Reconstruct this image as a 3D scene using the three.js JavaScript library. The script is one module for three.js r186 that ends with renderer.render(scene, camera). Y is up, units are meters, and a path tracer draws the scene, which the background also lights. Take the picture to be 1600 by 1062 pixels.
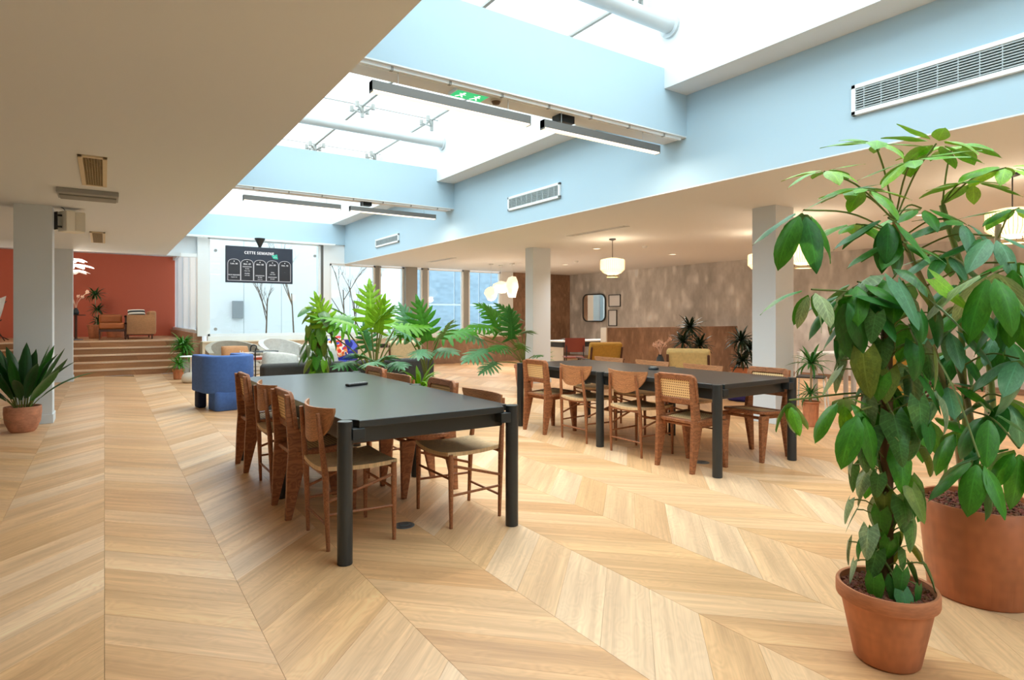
import * as THREE from 'three';
import { RoundedBoxGeometry } from 'three/addons/geometries/RoundedBoxGeometry.js';
import { mergeGeometries, mergeVertices, toCreasedNormals } from 'three/addons/utils/BufferGeometryUtils.js';
import { RectAreaLightUniformsLib } from 'three/addons/lights/RectAreaLightUniformsLib.js';

// ---------------------------------------------------------------- camera, sky, daylight, exposure
const scene = new THREE.Scene();
const renderer = new THREE.WebGLRenderer({ antialias: true });
renderer.toneMapping = THREE.LinearToneMapping;
renderer.toneMappingExposure = 1.95;
renderer.shadowMap.enabled = true;
RectAreaLightUniformsLib.init();
const FOCAL = 944, CX = 800, HORIZON = 495, EYE = 1.3, YAW = 34 * Math.PI / 180;
const camera = new THREE.PerspectiveCamera(2 * Math.atan(531 / FOCAL) * 180 / Math.PI, 1600 / 1062, 0.05, 200);
camera.position.set(0, EYE, 0);
camera.rotation.set(0, -YAW, 0);
camera.setViewOffset(1600, 1062, 0, 531 - HORIZON, 1600, 1062);   // shift lens keeps the uprights upright
const SKY = new THREE.Color().setRGB(1.2, 1.3, 1.38);            // bright even overcast
scene.background = SKY.clone();

// room measures (metres; x across, -z along the hall)
const HC = 2.66, XL = 1.13, XR = 5.12, ZE = -15.3, ZB = 8.6, XWALL_L = -3.78, XWALL_R = 12.6;
const LEDGE = 3.65, XWL = 1.47, XWR = 4.78, ROOF = 4.7;
const BEAMS = [5.8, 0.75, -4.28, -9.42];                                 // front faces of the cross beams

// daylight coming down through the glass roof: one soft source just above the glass
{
  const l = new THREE.RectAreaLight(new THREE.Color(0.93, 0.98, 1.0), 1.75, XWR - XWL + 0.6, ZB - ZE + 1);
  l.name = 'roof_daylight'; l.position.set((XWL + XWR) / 2, ROOF + 0.3, (ZB + ZE) / 2); l.rotation.x = -Math.PI / 2; scene.add(l);
}

// ---------------------------------------------------------------- helpers
const V = (x, y, z) => new THREE.Vector3(x, y, z);
function rng(seed) { let a = seed >>> 0; return () => { a = (a + 0x6D2B79F5) | 0; let t = Math.imul(a ^ (a >>> 15), 1 | a); t = (t + Math.imul(t ^ (t >>> 7), 61 | t)) ^ t; return ((t ^ (t >>> 14)) >>> 0) / 4294967296; }; }
const R0 = rng(77);
const used = {};
function numbered(n) { const k = used[n] = (used[n] ?? -1) + 1; return k ? `${n}_${String(k).padStart(3, '0')}` : n; }
function plain(g) { const h = g.index ? g.toNonIndexed() : g; for (const k of Object.keys(h.attributes)) if (!['position', 'normal', 'uv'].includes(k)) h.deleteAttribute(k); if (!h.attributes.uv) h.setAttribute('uv', new THREE.BufferAttribute(new Float32Array(h.attributes.position.count * 2), 2)); return h; }
function join(list) { const a = list.flat(9).map(plain); return a.length === 1 ? a[0] : mergeGeometries(a); }
function metreUV(g, s = 1) {                                        // uv in metres from the face each triangle lies in
  const h = plain(g), p = h.attributes.position, n = h.attributes.normal, uv = h.attributes.uv;
  for (let i = 0; i < p.count; i += 3) {
    let ax = 0, ay = 0, az = 0; for (let k = 0; k < 3; k++) { ax += Math.abs(n.getX(i + k)); ay += Math.abs(n.getY(i + k)); az += Math.abs(n.getZ(i + k)); }
    for (let k = 0; k < 3; k++) { const x = p.getX(i + k), y = p.getY(i + k), z = p.getZ(i + k);
      if (ay >= ax && ay >= az) uv.setXY(i + k, x / s, z / s); else if (ax >= az) uv.setXY(i + k, z / s, y / s); else uv.setXY(i + k, x / s, y / s); }
  }
  return h;
}
function mesh(name, g, m, parent) { const o = new THREE.Mesh(Array.isArray(g) ? join(g) : g, m); o.name = name; if (parent) parent.add(o); return o; }
function tag(o, label, category, group) { o.userData.label = label; o.userData.category = category; if (group) o.userData.group = group; return o; }
function thing(name, label, category, p = [0, 0, 0], turn = 0, group) { const o = new THREE.Group(); o.name = numbered(name); o.position.set(...p); o.rotation.y = turn; scene.add(o); return tag(o, label, category, group); }
function struct(name, g, m, label) { const o = g ? mesh(numbered(name), g, m) : new THREE.Group(); if (!g) o.name = numbered(name); o.userData.kind = 'structure'; if (label) { o.userData.label = label; } scene.add(o); return o; }
function dup(src, p, turn, label, group) { const o = src.clone(); o.name = numbered(src.name.replace(/_\d{3}$/, '')); o.userData = { ...src.userData }; o.position.set(...p); o.rotation.y = turn; if (label) o.userData.label = label; if (group) o.userData.group = group; scene.add(o); return o; }
const box = (x0, x1, y0, y1, z0, z1) => new THREE.BoxGeometry(Math.abs(x1 - x0), Math.abs(y1 - y0), Math.abs(z1 - z0)).translate((x0 + x1) / 2, (y0 + y1) / 2, (z0 + z1) / 2);
const rbox = (x0, x1, y0, y1, z0, z1, r = 0.01, s = 2) => new RoundedBoxGeometry(Math.abs(x1 - x0), Math.abs(y1 - y0), Math.abs(z1 - z0), s, r).translate((x0 + x1) / 2, (y0 + y1) / 2, (z0 + z1) / 2);
function rod(a, b, r1, r2 = r1, seg = 10) { const d = b.clone().sub(a), g = new THREE.CylinderGeometry(r2, r1, d.length(), seg, 1); g.applyQuaternion(new THREE.Quaternion().setFromUnitVectors(V(0, 1, 0), d.clone().normalize())); return g.translate((a.x + b.x) / 2, (a.y + b.y) / 2, (a.z + b.z) / 2); }
const tube = (pts, r, n = 16, s = 6) => new THREE.TubeGeometry(new THREE.CatmullRomCurve3(pts), n, r, s, false);
const lathe = (pts, seg = 32) => new THREE.LatheGeometry(pts.map(([x, y]) => new THREE.Vector2(x, y)), seg);
const smooth = (g, ang = 0.6) => toCreasedNormals(plain(g), ang);
// a pixel of the photograph as a direction, met with the floor-parallel plane y, or with a depth along the view
function ray(u, v) { const t = (u - CX) / FOCAL, w = -(v - HORIZON) / FOCAL, s = Math.sin(YAW), c = Math.cos(YAW); return V(s + c * t, w, -c + s * t); }
const atDepth = (u, v, d) => ray(u, v).multiplyScalar(d).add(V(0, EYE, 0));
const pixelOf = (x, y, z) => { const s = Math.sin(YAW), c = Math.cos(YAW), d = x * s - z * c; return [CX + FOCAL * (x * c + z * s) / d, HORIZON - FOCAL * (y - EYE) / d, d]; };

// ---------------------------------------------------------------- textures (what surfaces are made of)
function lattice(seed, n) { const r = rng(seed), a = new Float32Array(n * n); for (let i = 0; i < a.length; i++) a[i] = r(); return (x, y) => { const xi = Math.floor(x), yi = Math.floor(y), fx = x - xi, fy = y - yi, sx = fx * fx * (3 - 2 * fx), sy = fy * fy * (3 - 2 * fy), g = (i, j) => a[(((j % n) + n) % n) * n + (((i % n) + n) % n)]; return (g(xi, yi) * (1 - sx) + g(xi + 1, yi) * sx) * (1 - sy) + (g(xi, yi + 1) * (1 - sx) + g(xi + 1, yi + 1) * sx) * sy; }; }
function dataTex(w, h, fn, srgb = true, repeat = [1, 1]) {
  const d = new Uint8Array(w * h * 4);
  for (let j = 0; j < h; j++) for (let i = 0; i < w; i++) { const c = fn(i / w, j / h), k = (j * w + i) * 4; d[k] = Math.max(0, Math.min(255, c[0] * 255)); d[k + 1] = Math.max(0, Math.min(255, c[1] * 255)); d[k + 2] = Math.max(0, Math.min(255, c[2] * 255)); d[k + 3] = 255; }
  const t = new THREE.DataTexture(d, w, h); t.wrapS = t.wrapT = THREE.RepeatWrapping; t.magFilter = THREE.LinearFilter; t.minFilter = THREE.LinearFilter; if (srgb) t.colorSpace = THREE.SRGBColorSpace; t.repeat.set(...repeat); t.needsUpdate = true; return t;
}
const N16 = lattice(3, 16), N64 = lattice(5, 64), N128 = lattice(9, 128), N256 = lattice(21, 256);
function tile(seed, fu, fv) { const r = rng(seed), a = Float32Array.from({ length: fu * fv }, r), g = (i, j) => a[(j % fv) * fu + (i % fu)]; return (u, v) => { const x = u * fu, y = v * fv, i = Math.floor(x), j = Math.floor(y), p = x - i, q = y - j, s = p * p * (3 - 2 * p), t = q * q * (3 - 2 * q); return (g(i, j) * (1 - s) + g(i + 1, j) * s) * (1 - t) + (g(i, j + 1) * (1 - s) + g(i + 1, j + 1) * s) * t; }; }
const OAK = [tile(1, 16, 16), tile(2, 16, 64), tile(3, 12, 256), tile(4, 4, 64), tile(6, 5, 16)], PLASTER = [tile(11, 11, 8), tile(12, 34, 20), tile(13, 110, 60), tile(14, 4, 3), tile(15, 30, 14)];
// oak: the grain runs along u; one tile is 2 m by 1 m
const oakTex = dataTex(1024, 512, (u, v) => {
  const warp = OAK[0](u, v) * 1.2 + OAK[1](u, v) * 0.35;
  const ring = 0.5 + 0.5 * Math.sin((v * 24 + warp * 2.9) * 6.2832);
  const fibre = OAK[2](u, v), coarse = OAK[3](u, v), blot = OAK[4](u, v);
  const k = 0.87 + 0.05 * ring * (0.3 + 0.7 * blot) + 0.05 * (fibre - 0.5) + 0.08 * (coarse - 0.5) + 0.09 * (blot - 0.5);
  const q = 0.5 + 0.5 * coarse;
  return [k + 0.05, k * (0.955 + 0.02 * q), k * (0.885 + 0.04 * q)];
});
const woodTex = dataTex(512, 256, (u, v) => {
  const warp = N16(u * 16, v * 16) + N64(u * 8, v * 32) * 0.3, ring = 0.5 + 0.5 * Math.sin((v * 30 + warp * 5) * 6.283 * 0.5);
  const k = 0.72 + 0.16 * ring + 0.14 * (N256(u * 10, v * 256) - 0.5) + 0.1 * (N64(u * 4, v * 32) - 0.5);
  return [k + 0.05, k, k * 0.94];
});
const stuccoTex = dataTex(512, 512, (u, v) => {
  const [a, b, c, e, f] = PLASTER.map(q => q(u, v)), s = Math.max(0, f - 0.62) * 1.4;
  const k = 0.84 + 0.11 * (a - 0.5) + 0.10 * (b - 0.5) + 0.05 * (c - 0.5) + 0.10 * (e - 0.5) + s * 0.3;
  return [k + 0.02, k, k - 0.02];
});
const stuccoBump = dataTex(256, 256, (u, v) => { const k = 0.5 + 0.6 * (N64(u * 32, v * 20) - 0.5) + 0.4 * (N128(u * 96, v * 60) - 0.5); return [k, k, k]; }, false);
const fabricTex = dataTex(256, 256, (u, v) => { const k = 0.86 + 0.10 * (N128(u * 128, v * 128) - 0.5) + 0.05 * Math.sin(u * 256 * 1.57) * Math.sin(v * 256 * 1.57) + 0.06 * (N16(u * 16, v * 16) - 0.5); return [k, k, k]; });
const caneTex = dataTex(256, 256, (u, v) => {                        // 8 x 8 cells of woven cane
  const x = (u * 8) % 1, y = (v * 8) % 1, h = Math.hypot(x - 0.5, y - 0.5) < 0.27, d = Math.abs(((x + y) % 1) - 0.5) < 0.1 || Math.abs(((x - y + 1) % 1) - 0.5) < 0.1;
  const n = 0.06 * (N128(u * 128, v * 128) - 0.5);
  return h && !d ? [0.55 + n, 0.38 + n, 0.25 + n] : [0.98 + n, 0.90 + n, 0.75 + n];
});
const cordTex = dataTex(256, 256, (u, v) => { const s = Math.abs(Math.sin(u * 64 * Math.PI)), n = 0.1 * (N128(u * 64, v * 16) - 0.5), k = 0.80 + 0.17 * s + n; return [k, k * 0.985, k * 0.95]; });
const cordBump = dataTex(256, 64, (u) => { const s = Math.abs(Math.sin(u * 64 * Math.PI)); return [s, s, s]; }, false);
const clayTex = dataTex(256, 256, (u, v) => { const k = 0.86 + 0.12 * (N16(u * 16, v * 16) - 0.5) + 0.08 * (N64(u * 64, v * 64) - 0.5) + 0.05 * (N128(u * 8, v * 128) - 0.5); return [k, k * 0.98, k * 0.96]; });
const leafTex = dataTex(256, 256, (u, v) => {                        // u across the blade, v along it
  const x = Math.abs(u - 0.5) * 2, mid = x < 0.05 ? 1 : 0, side = Math.abs(((v * 9 - x * 1.6) % 1 + 1) % 1 - 0.5) < 0.055 ? 0.55 : 0;
  const n = 0.12 * (N64(u * 64, v * 64) - 0.5) + 0.16 * (N16(u * 16, v * 16) - 0.5), k = 0.86 + n * 0.8 + 0.14 * Math.max(mid, side * (1 - x * 0.5));
  return [k + 0.06 * mid, k, k * 0.92 + 0.04 * mid];
});
const paleLeafTex = dataTex(256, 256, (u, v) => {
  const x = Math.abs(u - 0.5) * 2, mid = x < 0.06 ? 1 : 0, side = Math.abs(((v * 8 - x * 1.6) % 1 + 1) % 1 - 0.5) < 0.1 ? 0.7 : 0;
  const n = 0.12 * (N64(u * 64, v * 64) - 0.5) + 0.2 * (N16(u * 16, v * 16) - 0.5), k = 0.84 + n * 0.8 + 0.16 * Math.max(mid, side);
  return [k, k, k * 0.94];
});
const stripeTex = dataTex(64, 256, (u, v) => { const s = Math.floor(v * 7) % 2; return s ? [0.12, 0.13, 0.13] : [0.92, 0.89, 0.82]; });
const floralTex = dataTex(256, 256, (u, v) => { const a = N16(u * 10, v * 10), b = N16(u * 12 + 3, v * 12 + 7); return a > 0.66 ? [0.82, 0.22, 0.16] : b > 0.64 ? [0.25, 0.3, 0.75] : b < 0.28 ? [0.9, 0.6, 0.35] : [0.93, 0.86, 0.8]; });
const facadeTex = dataTex(128, 128, (u, v) => { const k = 0.86 + 0.1 * (N16(u * 6, v * 16) - 0.5); return [k, k, k]; });

// ---------------------------------------------------------------- materials
const mat = (color, roughness = 0.7, extra = {}) => new THREE.MeshStandardMaterial({ color, roughness, metalness: 0, ...extra });
const phys = (color, roughness, extra = {}) => new THREE.MeshPhysicalMaterial({ color, roughness, ...extra });
const M = {
  ceiling: mat(0xe0e3e5, 0.9), blue: mat(0xb3cbd9, 0.85), white: mat(0xdfe3e4, 0.85), pipe: mat(0xc2c8cb, 0.6), column: mat(0xd6dde3, 0.8), beige: mat(0xd8cfc2, 0.85),
  red: mat(0xc05f44, 0.85), frame: mat(0xeef0f0, 0.5), duct: mat(0xb4b8b9, 0.6), dark: mat(0x25282a, 0.5), steel: mat(0xb9bec0, 0.35, { metalness: 0.8 }), alu: mat(0x6d6a66, 0.45, { metalness: 0.3 }), greyMetal: mat(0x9a9a96, 0.5),
  stucco: mat(0xe4e6e7, 0.85, { map: stuccoTex, bumpMap: stuccoBump, bumpScale: 0.004 }), brown: mat(0xa88870, 0.85, { map: stuccoTex, bumpMap: stuccoBump, bumpScale: 0.003 }), sandstone: mat(0xd6c7b0, 0.9),
  black: mat(0x2b2f31, 0.3), walnut: mat(0xb57a54, 0.5, { map: woodTex }), walnutLight: mat(0xd69c70, 0.5, { map: woodTex }), walnutDark: mat(0x5d3726, 0.55, { map: woodTex }),
  cane: mat(0xffecd0, 0.7, { map: caneTex }), cord: mat(0xffdcb0, 0.75, { map: cordTex, bumpMap: cordBump, bumpScale: 0.0012 }),
  clay: mat(0xdf9166, 0.75, { map: clayTex }), clayPink: mat(0xdf9c7c, 0.8, { map: clayTex }), claySmooth: mat(0xcd7a4c, 0.4, { map: clayTex }), soil: mat(0x3a2418, 1), pebble: mat(0x7a4630, 0.9), pebbleDark: mat(0x43281c, 0.9),
  blueFabric: mat(0x5a80c8, 0.9, { map: fabricTex }), navy: mat(0x1c2340, 0.8), greyFabric: mat(0x4d4c4b, 0.95, { map: fabricTex }), whiteFabric: mat(0xeceae4, 0.95, { map: fabricTex }), beigeFabric: mat(0xbdb4a4, 0.95, { map: fabricTex }), cream: mat(0xe9d7ae, 0.9, { map: fabricTex }),
  mustard: mat(0xd09a3c, 0.85, { map: fabricTex }), leather: mat(0xa55b28, 0.45), tan: mat(0xd79d6c, 0.8, { map: fabricTex }), plum: mat(0x332a7a, 0.85, { map: fabricTex }), stripe: mat(0xffffff, 0.9, { map: stripeTex }), floral: mat(0xffffff, 0.9, { map: floralTex }),
  stem: mat(0x6f7a3a, 0.7), bark: mat(0x6b4a30, 0.9), barkPale: mat(0xa08a6a, 0.9), dried: mat(0xe3b8a0, 0.9), redBoard: mat(0xa3442c, 0.7), redChair: mat(0x7a3322, 0.6),
  outWhite: mat(0xe4ecf0, 0.8), outBlue: mat(0xa9c6dc, 0.6, { map: facadeTex }), outGrid: mat(0xe6eef4, 0.6), outGrey: mat(0x8d969c, 0.8), outTree: mat(0x6b5b4c, 0.9), outGreen: mat(0x7f9a6a, 0.9), outGround: mat(0xc3c6c2, 0.95),
  glass: phys(0xf4fafa, 0.0, { transmission: 1, thickness: 0, ior: 1.45 }), sideGlass: phys(0xf2f8fb, 0.95, { transmission: 0.9, thickness: 0 }), sideGlassBlue: phys(0xd2e4ee, 0.95, { transmission: 0.9, thickness: 0 }), mirror: mat(0xf2f4f4, 0.03, { metalness: 1 }), paper: mat(0xe9ecf0, 0.8),
};
const leafMat = (c, r = 0.38, tex = leafTex) => phys(c, r, { map: tex, side: THREE.DoubleSide, transmission: 0.35, thickness: 0, specularIntensity: 0.6 });
const LEAF = { lime: leafMat(0xa6de36), bright: leafMat(0x80c82e), mid: leafMat(0x58a834), deep: leafMat(0x3f8c3a), dark: leafMat(0x2b6432), blueGreen: leafMat(0x78b48c, 0.35), pale: leafMat(0xbccd92, 0.5, paleLeafTex), olive: leafMat(0x8ea548, 0.45), heart: leafMat(0x5c9450, 0.32, paleLeafTex), heartPale: leafMat(0xa2bf98, 0.4, paleLeafTex), night: leafMat(0x1d3c24, 0.45) };

// ---------------------------------------------------------------- floor: chevron oak planks, one mesh each where they show
const STRIP = 0.54, PITCH = 0.29;
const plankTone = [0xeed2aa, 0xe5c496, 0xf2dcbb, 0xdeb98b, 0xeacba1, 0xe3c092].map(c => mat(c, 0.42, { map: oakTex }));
function plankGeo(s, ou, ov) {
  const g = 0.0007, T = 0.009, P = [[g, s * g + g], [STRIP - g, s * (STRIP - g) + g], [STRIP - g, s * (STRIP - g) + PITCH - g], [g, s * g + PITCH - g]];
  const pos = [], uv = [], c = Math.SQRT1_2, put = (i, y) => { const [x, z] = P[i]; pos.push(x, y, z); uv.push((x * c + z * s * c) / 2 + ou, (z * c - s * x * c) / 1 + ov); };
  const tri = (a, b, d) => { for (const [i, y] of [a, b, d]) put(i, y); };
  tri([0, 0], [2, 0], [1, 0]); tri([0, 0], [3, 0], [2, 0]);
  for (let k = 0; k < 4; k++) { const n = (k + 1) % 4; tri([k, 0], [n, 0], [n, -T]); tri([k, 0], [n, -T], [k, -T]); }
  const o = new THREE.BufferGeometry(); o.setAttribute('position', new THREE.Float32BufferAttribute(pos, 3)); o.setAttribute('uv', new THREE.Float32BufferAttribute(uv, 2)); o.computeVertexNormals(); return o;
}
{
  const floor = struct('floor', box(XWALL_L, 13, -0.06, -0.009, ZB + 0.2, -16.1), mat(0xa98258, 0.9), 'pale oak floor laid in chevron planks');
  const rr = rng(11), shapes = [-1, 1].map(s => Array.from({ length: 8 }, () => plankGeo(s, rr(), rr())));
  const all = [];
  for (let i = -7; i < 24; i++) {
    const s = ((i % 2) + 2) % 2 === 0 ? 1 : -1, off = s < 0 ? STRIP % PITCH : 0;
    for (let k = -70; k < 34; k++) {
      const x = i * STRIP, z = k * PITCH + off;
      if (z > ZB - 0.3 || z < (x < 1.6 ? -16.0 : -15.4)) continue;
      const w = rr(), tone = s > 0 ? [1, 3, 0, 5, 4, 1][Math.floor(w * 6)] : [0, 2, 4, 0, 2, 1][Math.floor(w * 6)];  // directional sheen put into the colour
      const cx = x + STRIP / 2, cz = z + s * STRIP / 2 + PITCH / 2, [u, v, d] = pixelOf(cx, 0, cz);
      let area = 0;
      if (d > 0.4 && u > -60 && u < 1660 && v < 1100) { const c = [[0, 0], [STRIP, s * STRIP], [STRIP, s * STRIP + PITCH], [0, PITCH]].map(([a, b]) => pixelOf(x + a, 0, z + b)); for (let q = 0; q < 4; q++) { const e = c[q], h = c[(q + 1) % 4]; area += e[0] * h[1] - h[0] * e[1]; } area = Math.abs(area); }
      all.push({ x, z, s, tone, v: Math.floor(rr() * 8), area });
    }
  }
  all.sort((a, b) => b.area - a.area);
  const rest = plankTone.map(() => []);
  all.forEach((p, n) => {
    const g = shapes[p.s > 0 ? 1 : 0][p.v];
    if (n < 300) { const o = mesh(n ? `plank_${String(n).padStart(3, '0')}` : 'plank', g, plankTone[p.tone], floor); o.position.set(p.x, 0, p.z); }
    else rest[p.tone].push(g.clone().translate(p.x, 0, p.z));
  });
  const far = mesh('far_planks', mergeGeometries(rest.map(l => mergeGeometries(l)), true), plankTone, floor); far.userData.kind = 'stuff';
}
// floor sockets
for (const [x, z, what] of [[1.55, -3.5, 'table holding the remote control'], [4.43, -3.53, 'table holding the small black puck']]) {
  const t = thing('floor_socket', `round grey socket plate in the floor under the ${what}`, 'floor socket', [x, 0, z]);
  mesh('plate', lathe([[0, 0.004], [0.06, 0.004], [0.065, 0.0015], [0.065, 0.0]], 24), mat(0x76797c, 0.4, { metalness: 0.6 }), t);
  mesh('lid', rbox(-0.03, 0.03, 0.003, 0.007, -0.02, 0.02, 0.002), mat(0x565a5d, 0.5), t);
}

// ---------------------------------------------------------------- walls, ceilings, columns
struct('wall_left', box(XWALL_L - 0.2, XWALL_L, 0, 3.12, ZB, -21.2), M.ceiling);
struct('wall_back', box(XWALL_L, XWALL_R, 0, HC, ZB, ZB + 0.2), M.ceiling);
struct('wall_right', metreUV(box(XWALL_R, XWALL_R + 0.4, 0, HC, ZB, ZE - 0.3), 4.5), M.stucco, 'mottled grey trowelled plaster wall');
struct('wall_far', metreUV(box(10.36, XWALL_R, 0, HC, ZE, ZE - 0.3), 2), M.brown, 'brown trowelled plaster wall beside the windows');
struct('wall_red', box(XWALL_L, 1.8, 0.7, 3.12, -21, -21.2), M.red, 'brick red painted wall of the raised lounge');
const cut = (x0, x1, y0, y1, holes, depth) => { const s = new THREE.Shape([[x0, y0], [x1, y0], [x1, y1], [x0, y1]].map(p => new THREE.Vector2(...p))); for (const [a, b, c, d] of holes) s.holes.push(new THREE.Path([[a, c], [a, d], [b, d], [b, c]].map(p => new THREE.Vector2(...p)))); return new THREE.ExtrudeGeometry(s, { depth, bevelEnabled: false }); };
const slab = (x0, x1, z0, z1, y, th, holes) => cut(x0, x1, -z0, -z1, holes.map(([a, b, c, d]) => [a, b, -c, -d]), th).rotateX(-Math.PI / 2).translate(0, y, 0);  // holes as x0, x1, z near, z far
const AISLE_GRILLES = [[-0.19, 0.02, -6.2, -7.55], [-0.2, 0.01, -11.7, -13.3]], SLOTS = [[6.47, -7.2, 1.35], [6.66, -12.9, 1.3]], WALL_GRILLES = [[-2.56, -0.9, 2.95, 3.2], [-7.67, -6.4, 2.91, 3.12], [-13.1, -11.8, 2.87, 3.05]];
const duct = (W, H, D, th = 0.004) => join([box(-W / 2, W / 2, -H / 2, H / 2, -D, -D - th), box(-W / 2 - th, -W / 2, -H / 2, H / 2, 0, -D), box(W / 2, W / 2 + th, -H / 2, H / 2, 0, -D), box(-W / 2, W / 2, -H / 2 - th, -H / 2, 0, -D), box(-W / 2, W / 2, H / 2, H / 2 + th, 0, -D)]);  // open towards +z
struct('ceiling', slab(XWALL_L, XL, ZB, -15.4, HC, 0.012, AISLE_GRILLES.map(([a, b, c, d]) => [a + 0.035, b - 0.035, c - 0.035, d + 0.035])), M.ceiling, 'low white ceiling over the aisle');
struct('ceiling', slab(XR, XWALL_R, ZB, ZE, HC, 0.012, SLOTS.map(([x, z, L]) => [x - 0.045, x + 0.045, z + L / 2 - 0.015, z - L / 2 + 0.015])), M.ceiling, 'low white ceiling over the cafe side');
struct('ceiling', box(XWALL_L, 1.8, 3.12, 3.14, -15.4, -21.2), M.ceiling, 'ceiling of the raised lounge');
struct('wall_bulkhead', box(XWALL_L, 1.8, HC, 3.14, -15.36, -15.4), M.ceiling);
// the well under the glass roof
struct('wall_well_aisle', box(XL - 0.2, XL, HC + 0.012, LEDGE + 0.05, ZB, ZE - 0.2), M.blue);
struct('wall_well_cafe', cut(ZE - 0.2, ZB, HC + 0.012, LEDGE + 0.05, WALL_GRILLES.map(([a, b, c, d]) => [a + 0.035, b - 0.035, c + 0.035, d - 0.035]), 0.2).rotateY(-Math.PI / 2).translate(XR + 0.2, 0, 0), M.blue, 'pale blue wall of the roof well');
struct('wall_well_back', box(XL - 0.2, XR + 0.2, HC, ROOF + 0.3, ZB, ZB + 0.2), M.blue);
{ const o = struct('wall_upper', box(XWR, XWR + 0.1, LEDGE, ROOF + 0.15, ZB, ZE - 0.2), M.white, 'white upper wall of the roof well'); mesh('ledge', box(XWR + 0.1, XR + 0.2, LEDGE, LEDGE + 0.1, ZB, ZE - 0.2), M.ceiling, o); }
{ const o = struct('wall_upper', box(XWL - 0.1, XWL, LEDGE, ROOF + 0.15, ZB, ZE - 0.2), M.white); mesh('ledge', box(XL - 0.2, XWL - 0.1, LEDGE, LEDGE + 0.1, ZB, ZE - 0.2), M.ceiling, o); }
{ const o = struct('wall_header', box(XL, XR, 3.14, LEDGE, ZE + 0.05, ZE - 0.2), M.blue, 'pale blue header above the glass screen'); mesh('upper_panel', box(XWL, XWR, LEDGE, ROOF + 0.1, ZE, ZE - 0.2), M.white, o); for (const dz of [0.1, 0.2]) mesh('rail', box(XL, XR - 0.3, 3.10, 3.135, ZE + dz - 0.02, ZE + dz + 0.015), M.frame, o); }
BEAMS.forEach((z, n) => {
  const o = struct('beam', join([box(XL, XR, 3.212, LEDGE, z, z - 0.32), box(XWL, XWR, LEDGE, 3.86, z, z - 0.32)]), M.blue, 'pale blue cross beam under the glass roof');
  mesh('soffit', box(XL, XR, 3.2, 3.212, z, z - 0.32), M.ceiling, o);
  mesh('rail', join([box(XL + 0.1, XR - 0.05, 3.175, 3.2, z - 0.03, z - 0.055), box(XL + 0.1, XR - 0.05, 3.183, 3.2, z - 0.085, z - 0.10)]), M.frame, o);
  mesh('clip', join(Array.from({ length: 7 }, (_, k) => box(1.8 + k * 0.5, 1.82 + k * 0.5, 3.17, 3.2, z - 0.025, z - 0.06))), M.greyMetal, o);
  if (n > 1) mesh('junction_box', rbox(n === 2 ? 3.52 : 3.5, n === 2 ? 3.7 : 3.66, 3.13, 3.2, z - 0.14, z - 0.26, 0.005), M.dark, o);
});
const COLS = [['column', -0.9, -0.53, -9.28, -9.66, 'pale grey column behind the broad leaved plant in the pink bowl'], ['column', -1.0, -0.53, -15.0, -15.36, 'pale grey column at the foot of the steps'], ['column', 6.93, 7.36, -9.54, -9.8, 'pale grey column beside the lobed plant in the terracotta pot'], ['column', 6.74, 7.12, -4.28, -4.6, 'pale grey column beside the small potted palm'], ['column', 6.78, 7.12, -15.2, -15.5, 'grey column standing in the row of windows']];
for (const [n, x0, x1, z0, z1, l] of COLS) { const o = struct(n, box(x0, x1, 0, HC, z0, z1), z0 === -15.2 ? M.greyMetal : M.column, l); if (z0 > -15.1) mesh('baseboard', rbox(x0 - 0.012, x1 + 0.012, 0, 0.11, z0 + 0.012, z1 - 0.012, 0.004), M.column, o); }
{ const o = struct('baseboard_right', box(XWALL_R - 0.012, XWALL_R, 0, 0.1, ZB, ZE), M.brown); }
// steps up to the raised lounge
{
  const st = struct('stairs', null, null, 'five wide oak steps with pale nosings');
  const rr = rng(5), tones = [0xb08660, 0xbd946a, 0xc9a076, 0xa27c58].map(c => mat(c, 0.5, { map: oakTex })), pale = mat(0xf2e6d2, 0.5, { map: oakTex });
  for (let k = 0; k < 5; k++) {
    const z = -16.0 - 0.3 * k, y0 = 0.147 * k, y1 = y0 + 0.147; let x = XWALL_L;
    while (x < 1.77) { const e = Math.min(1.77, x + 0.7 + rr() * 0.9), sh = new THREE.Shape([new THREE.Vector2(x + 0.002 + 0.03, y0), new THREE.Vector2(e - 0.002 + (e < 1.7 ? 0.03 : 0), y0), new THREE.Vector2(e - 0.002 - (e < 1.7 ? 0.03 : 0), y1 - 0.02), new THREE.Vector2(x + 0.002 - (x > XWALL_L ? 0.03 : 0), y1 - 0.02)]); mesh('riser', metreUV(new THREE.ExtrudeGeometry(sh, { depth: 0.02, bevelEnabled: false }).translate(0, 0, z - 0.02), 1.6), tones[Math.floor(rr() * 4)], st); x = e; }
    mesh('step_core', box(XWALL_L, 1.77, k ? y0 - 0.03 : 0, y1 - 0.022, z - 0.021, k < 4 ? z - 0.3 : -21), tones[0], st);
    mesh('nosing', metreUV(rbox(XWALL_L, 1.77, y1 - 0.032, y1, z + 0.014, z - 0.05, 0.006), 1.5), pale, st);
    mesh('tread', metreUV(box(XWALL_L, 1.77, y1 - 0.02, y1 - 0.001, z - 0.05, k < 4 ? z - 0.3 : -21), 1.5), plankTone[k % 3], st);
  }
}
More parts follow.
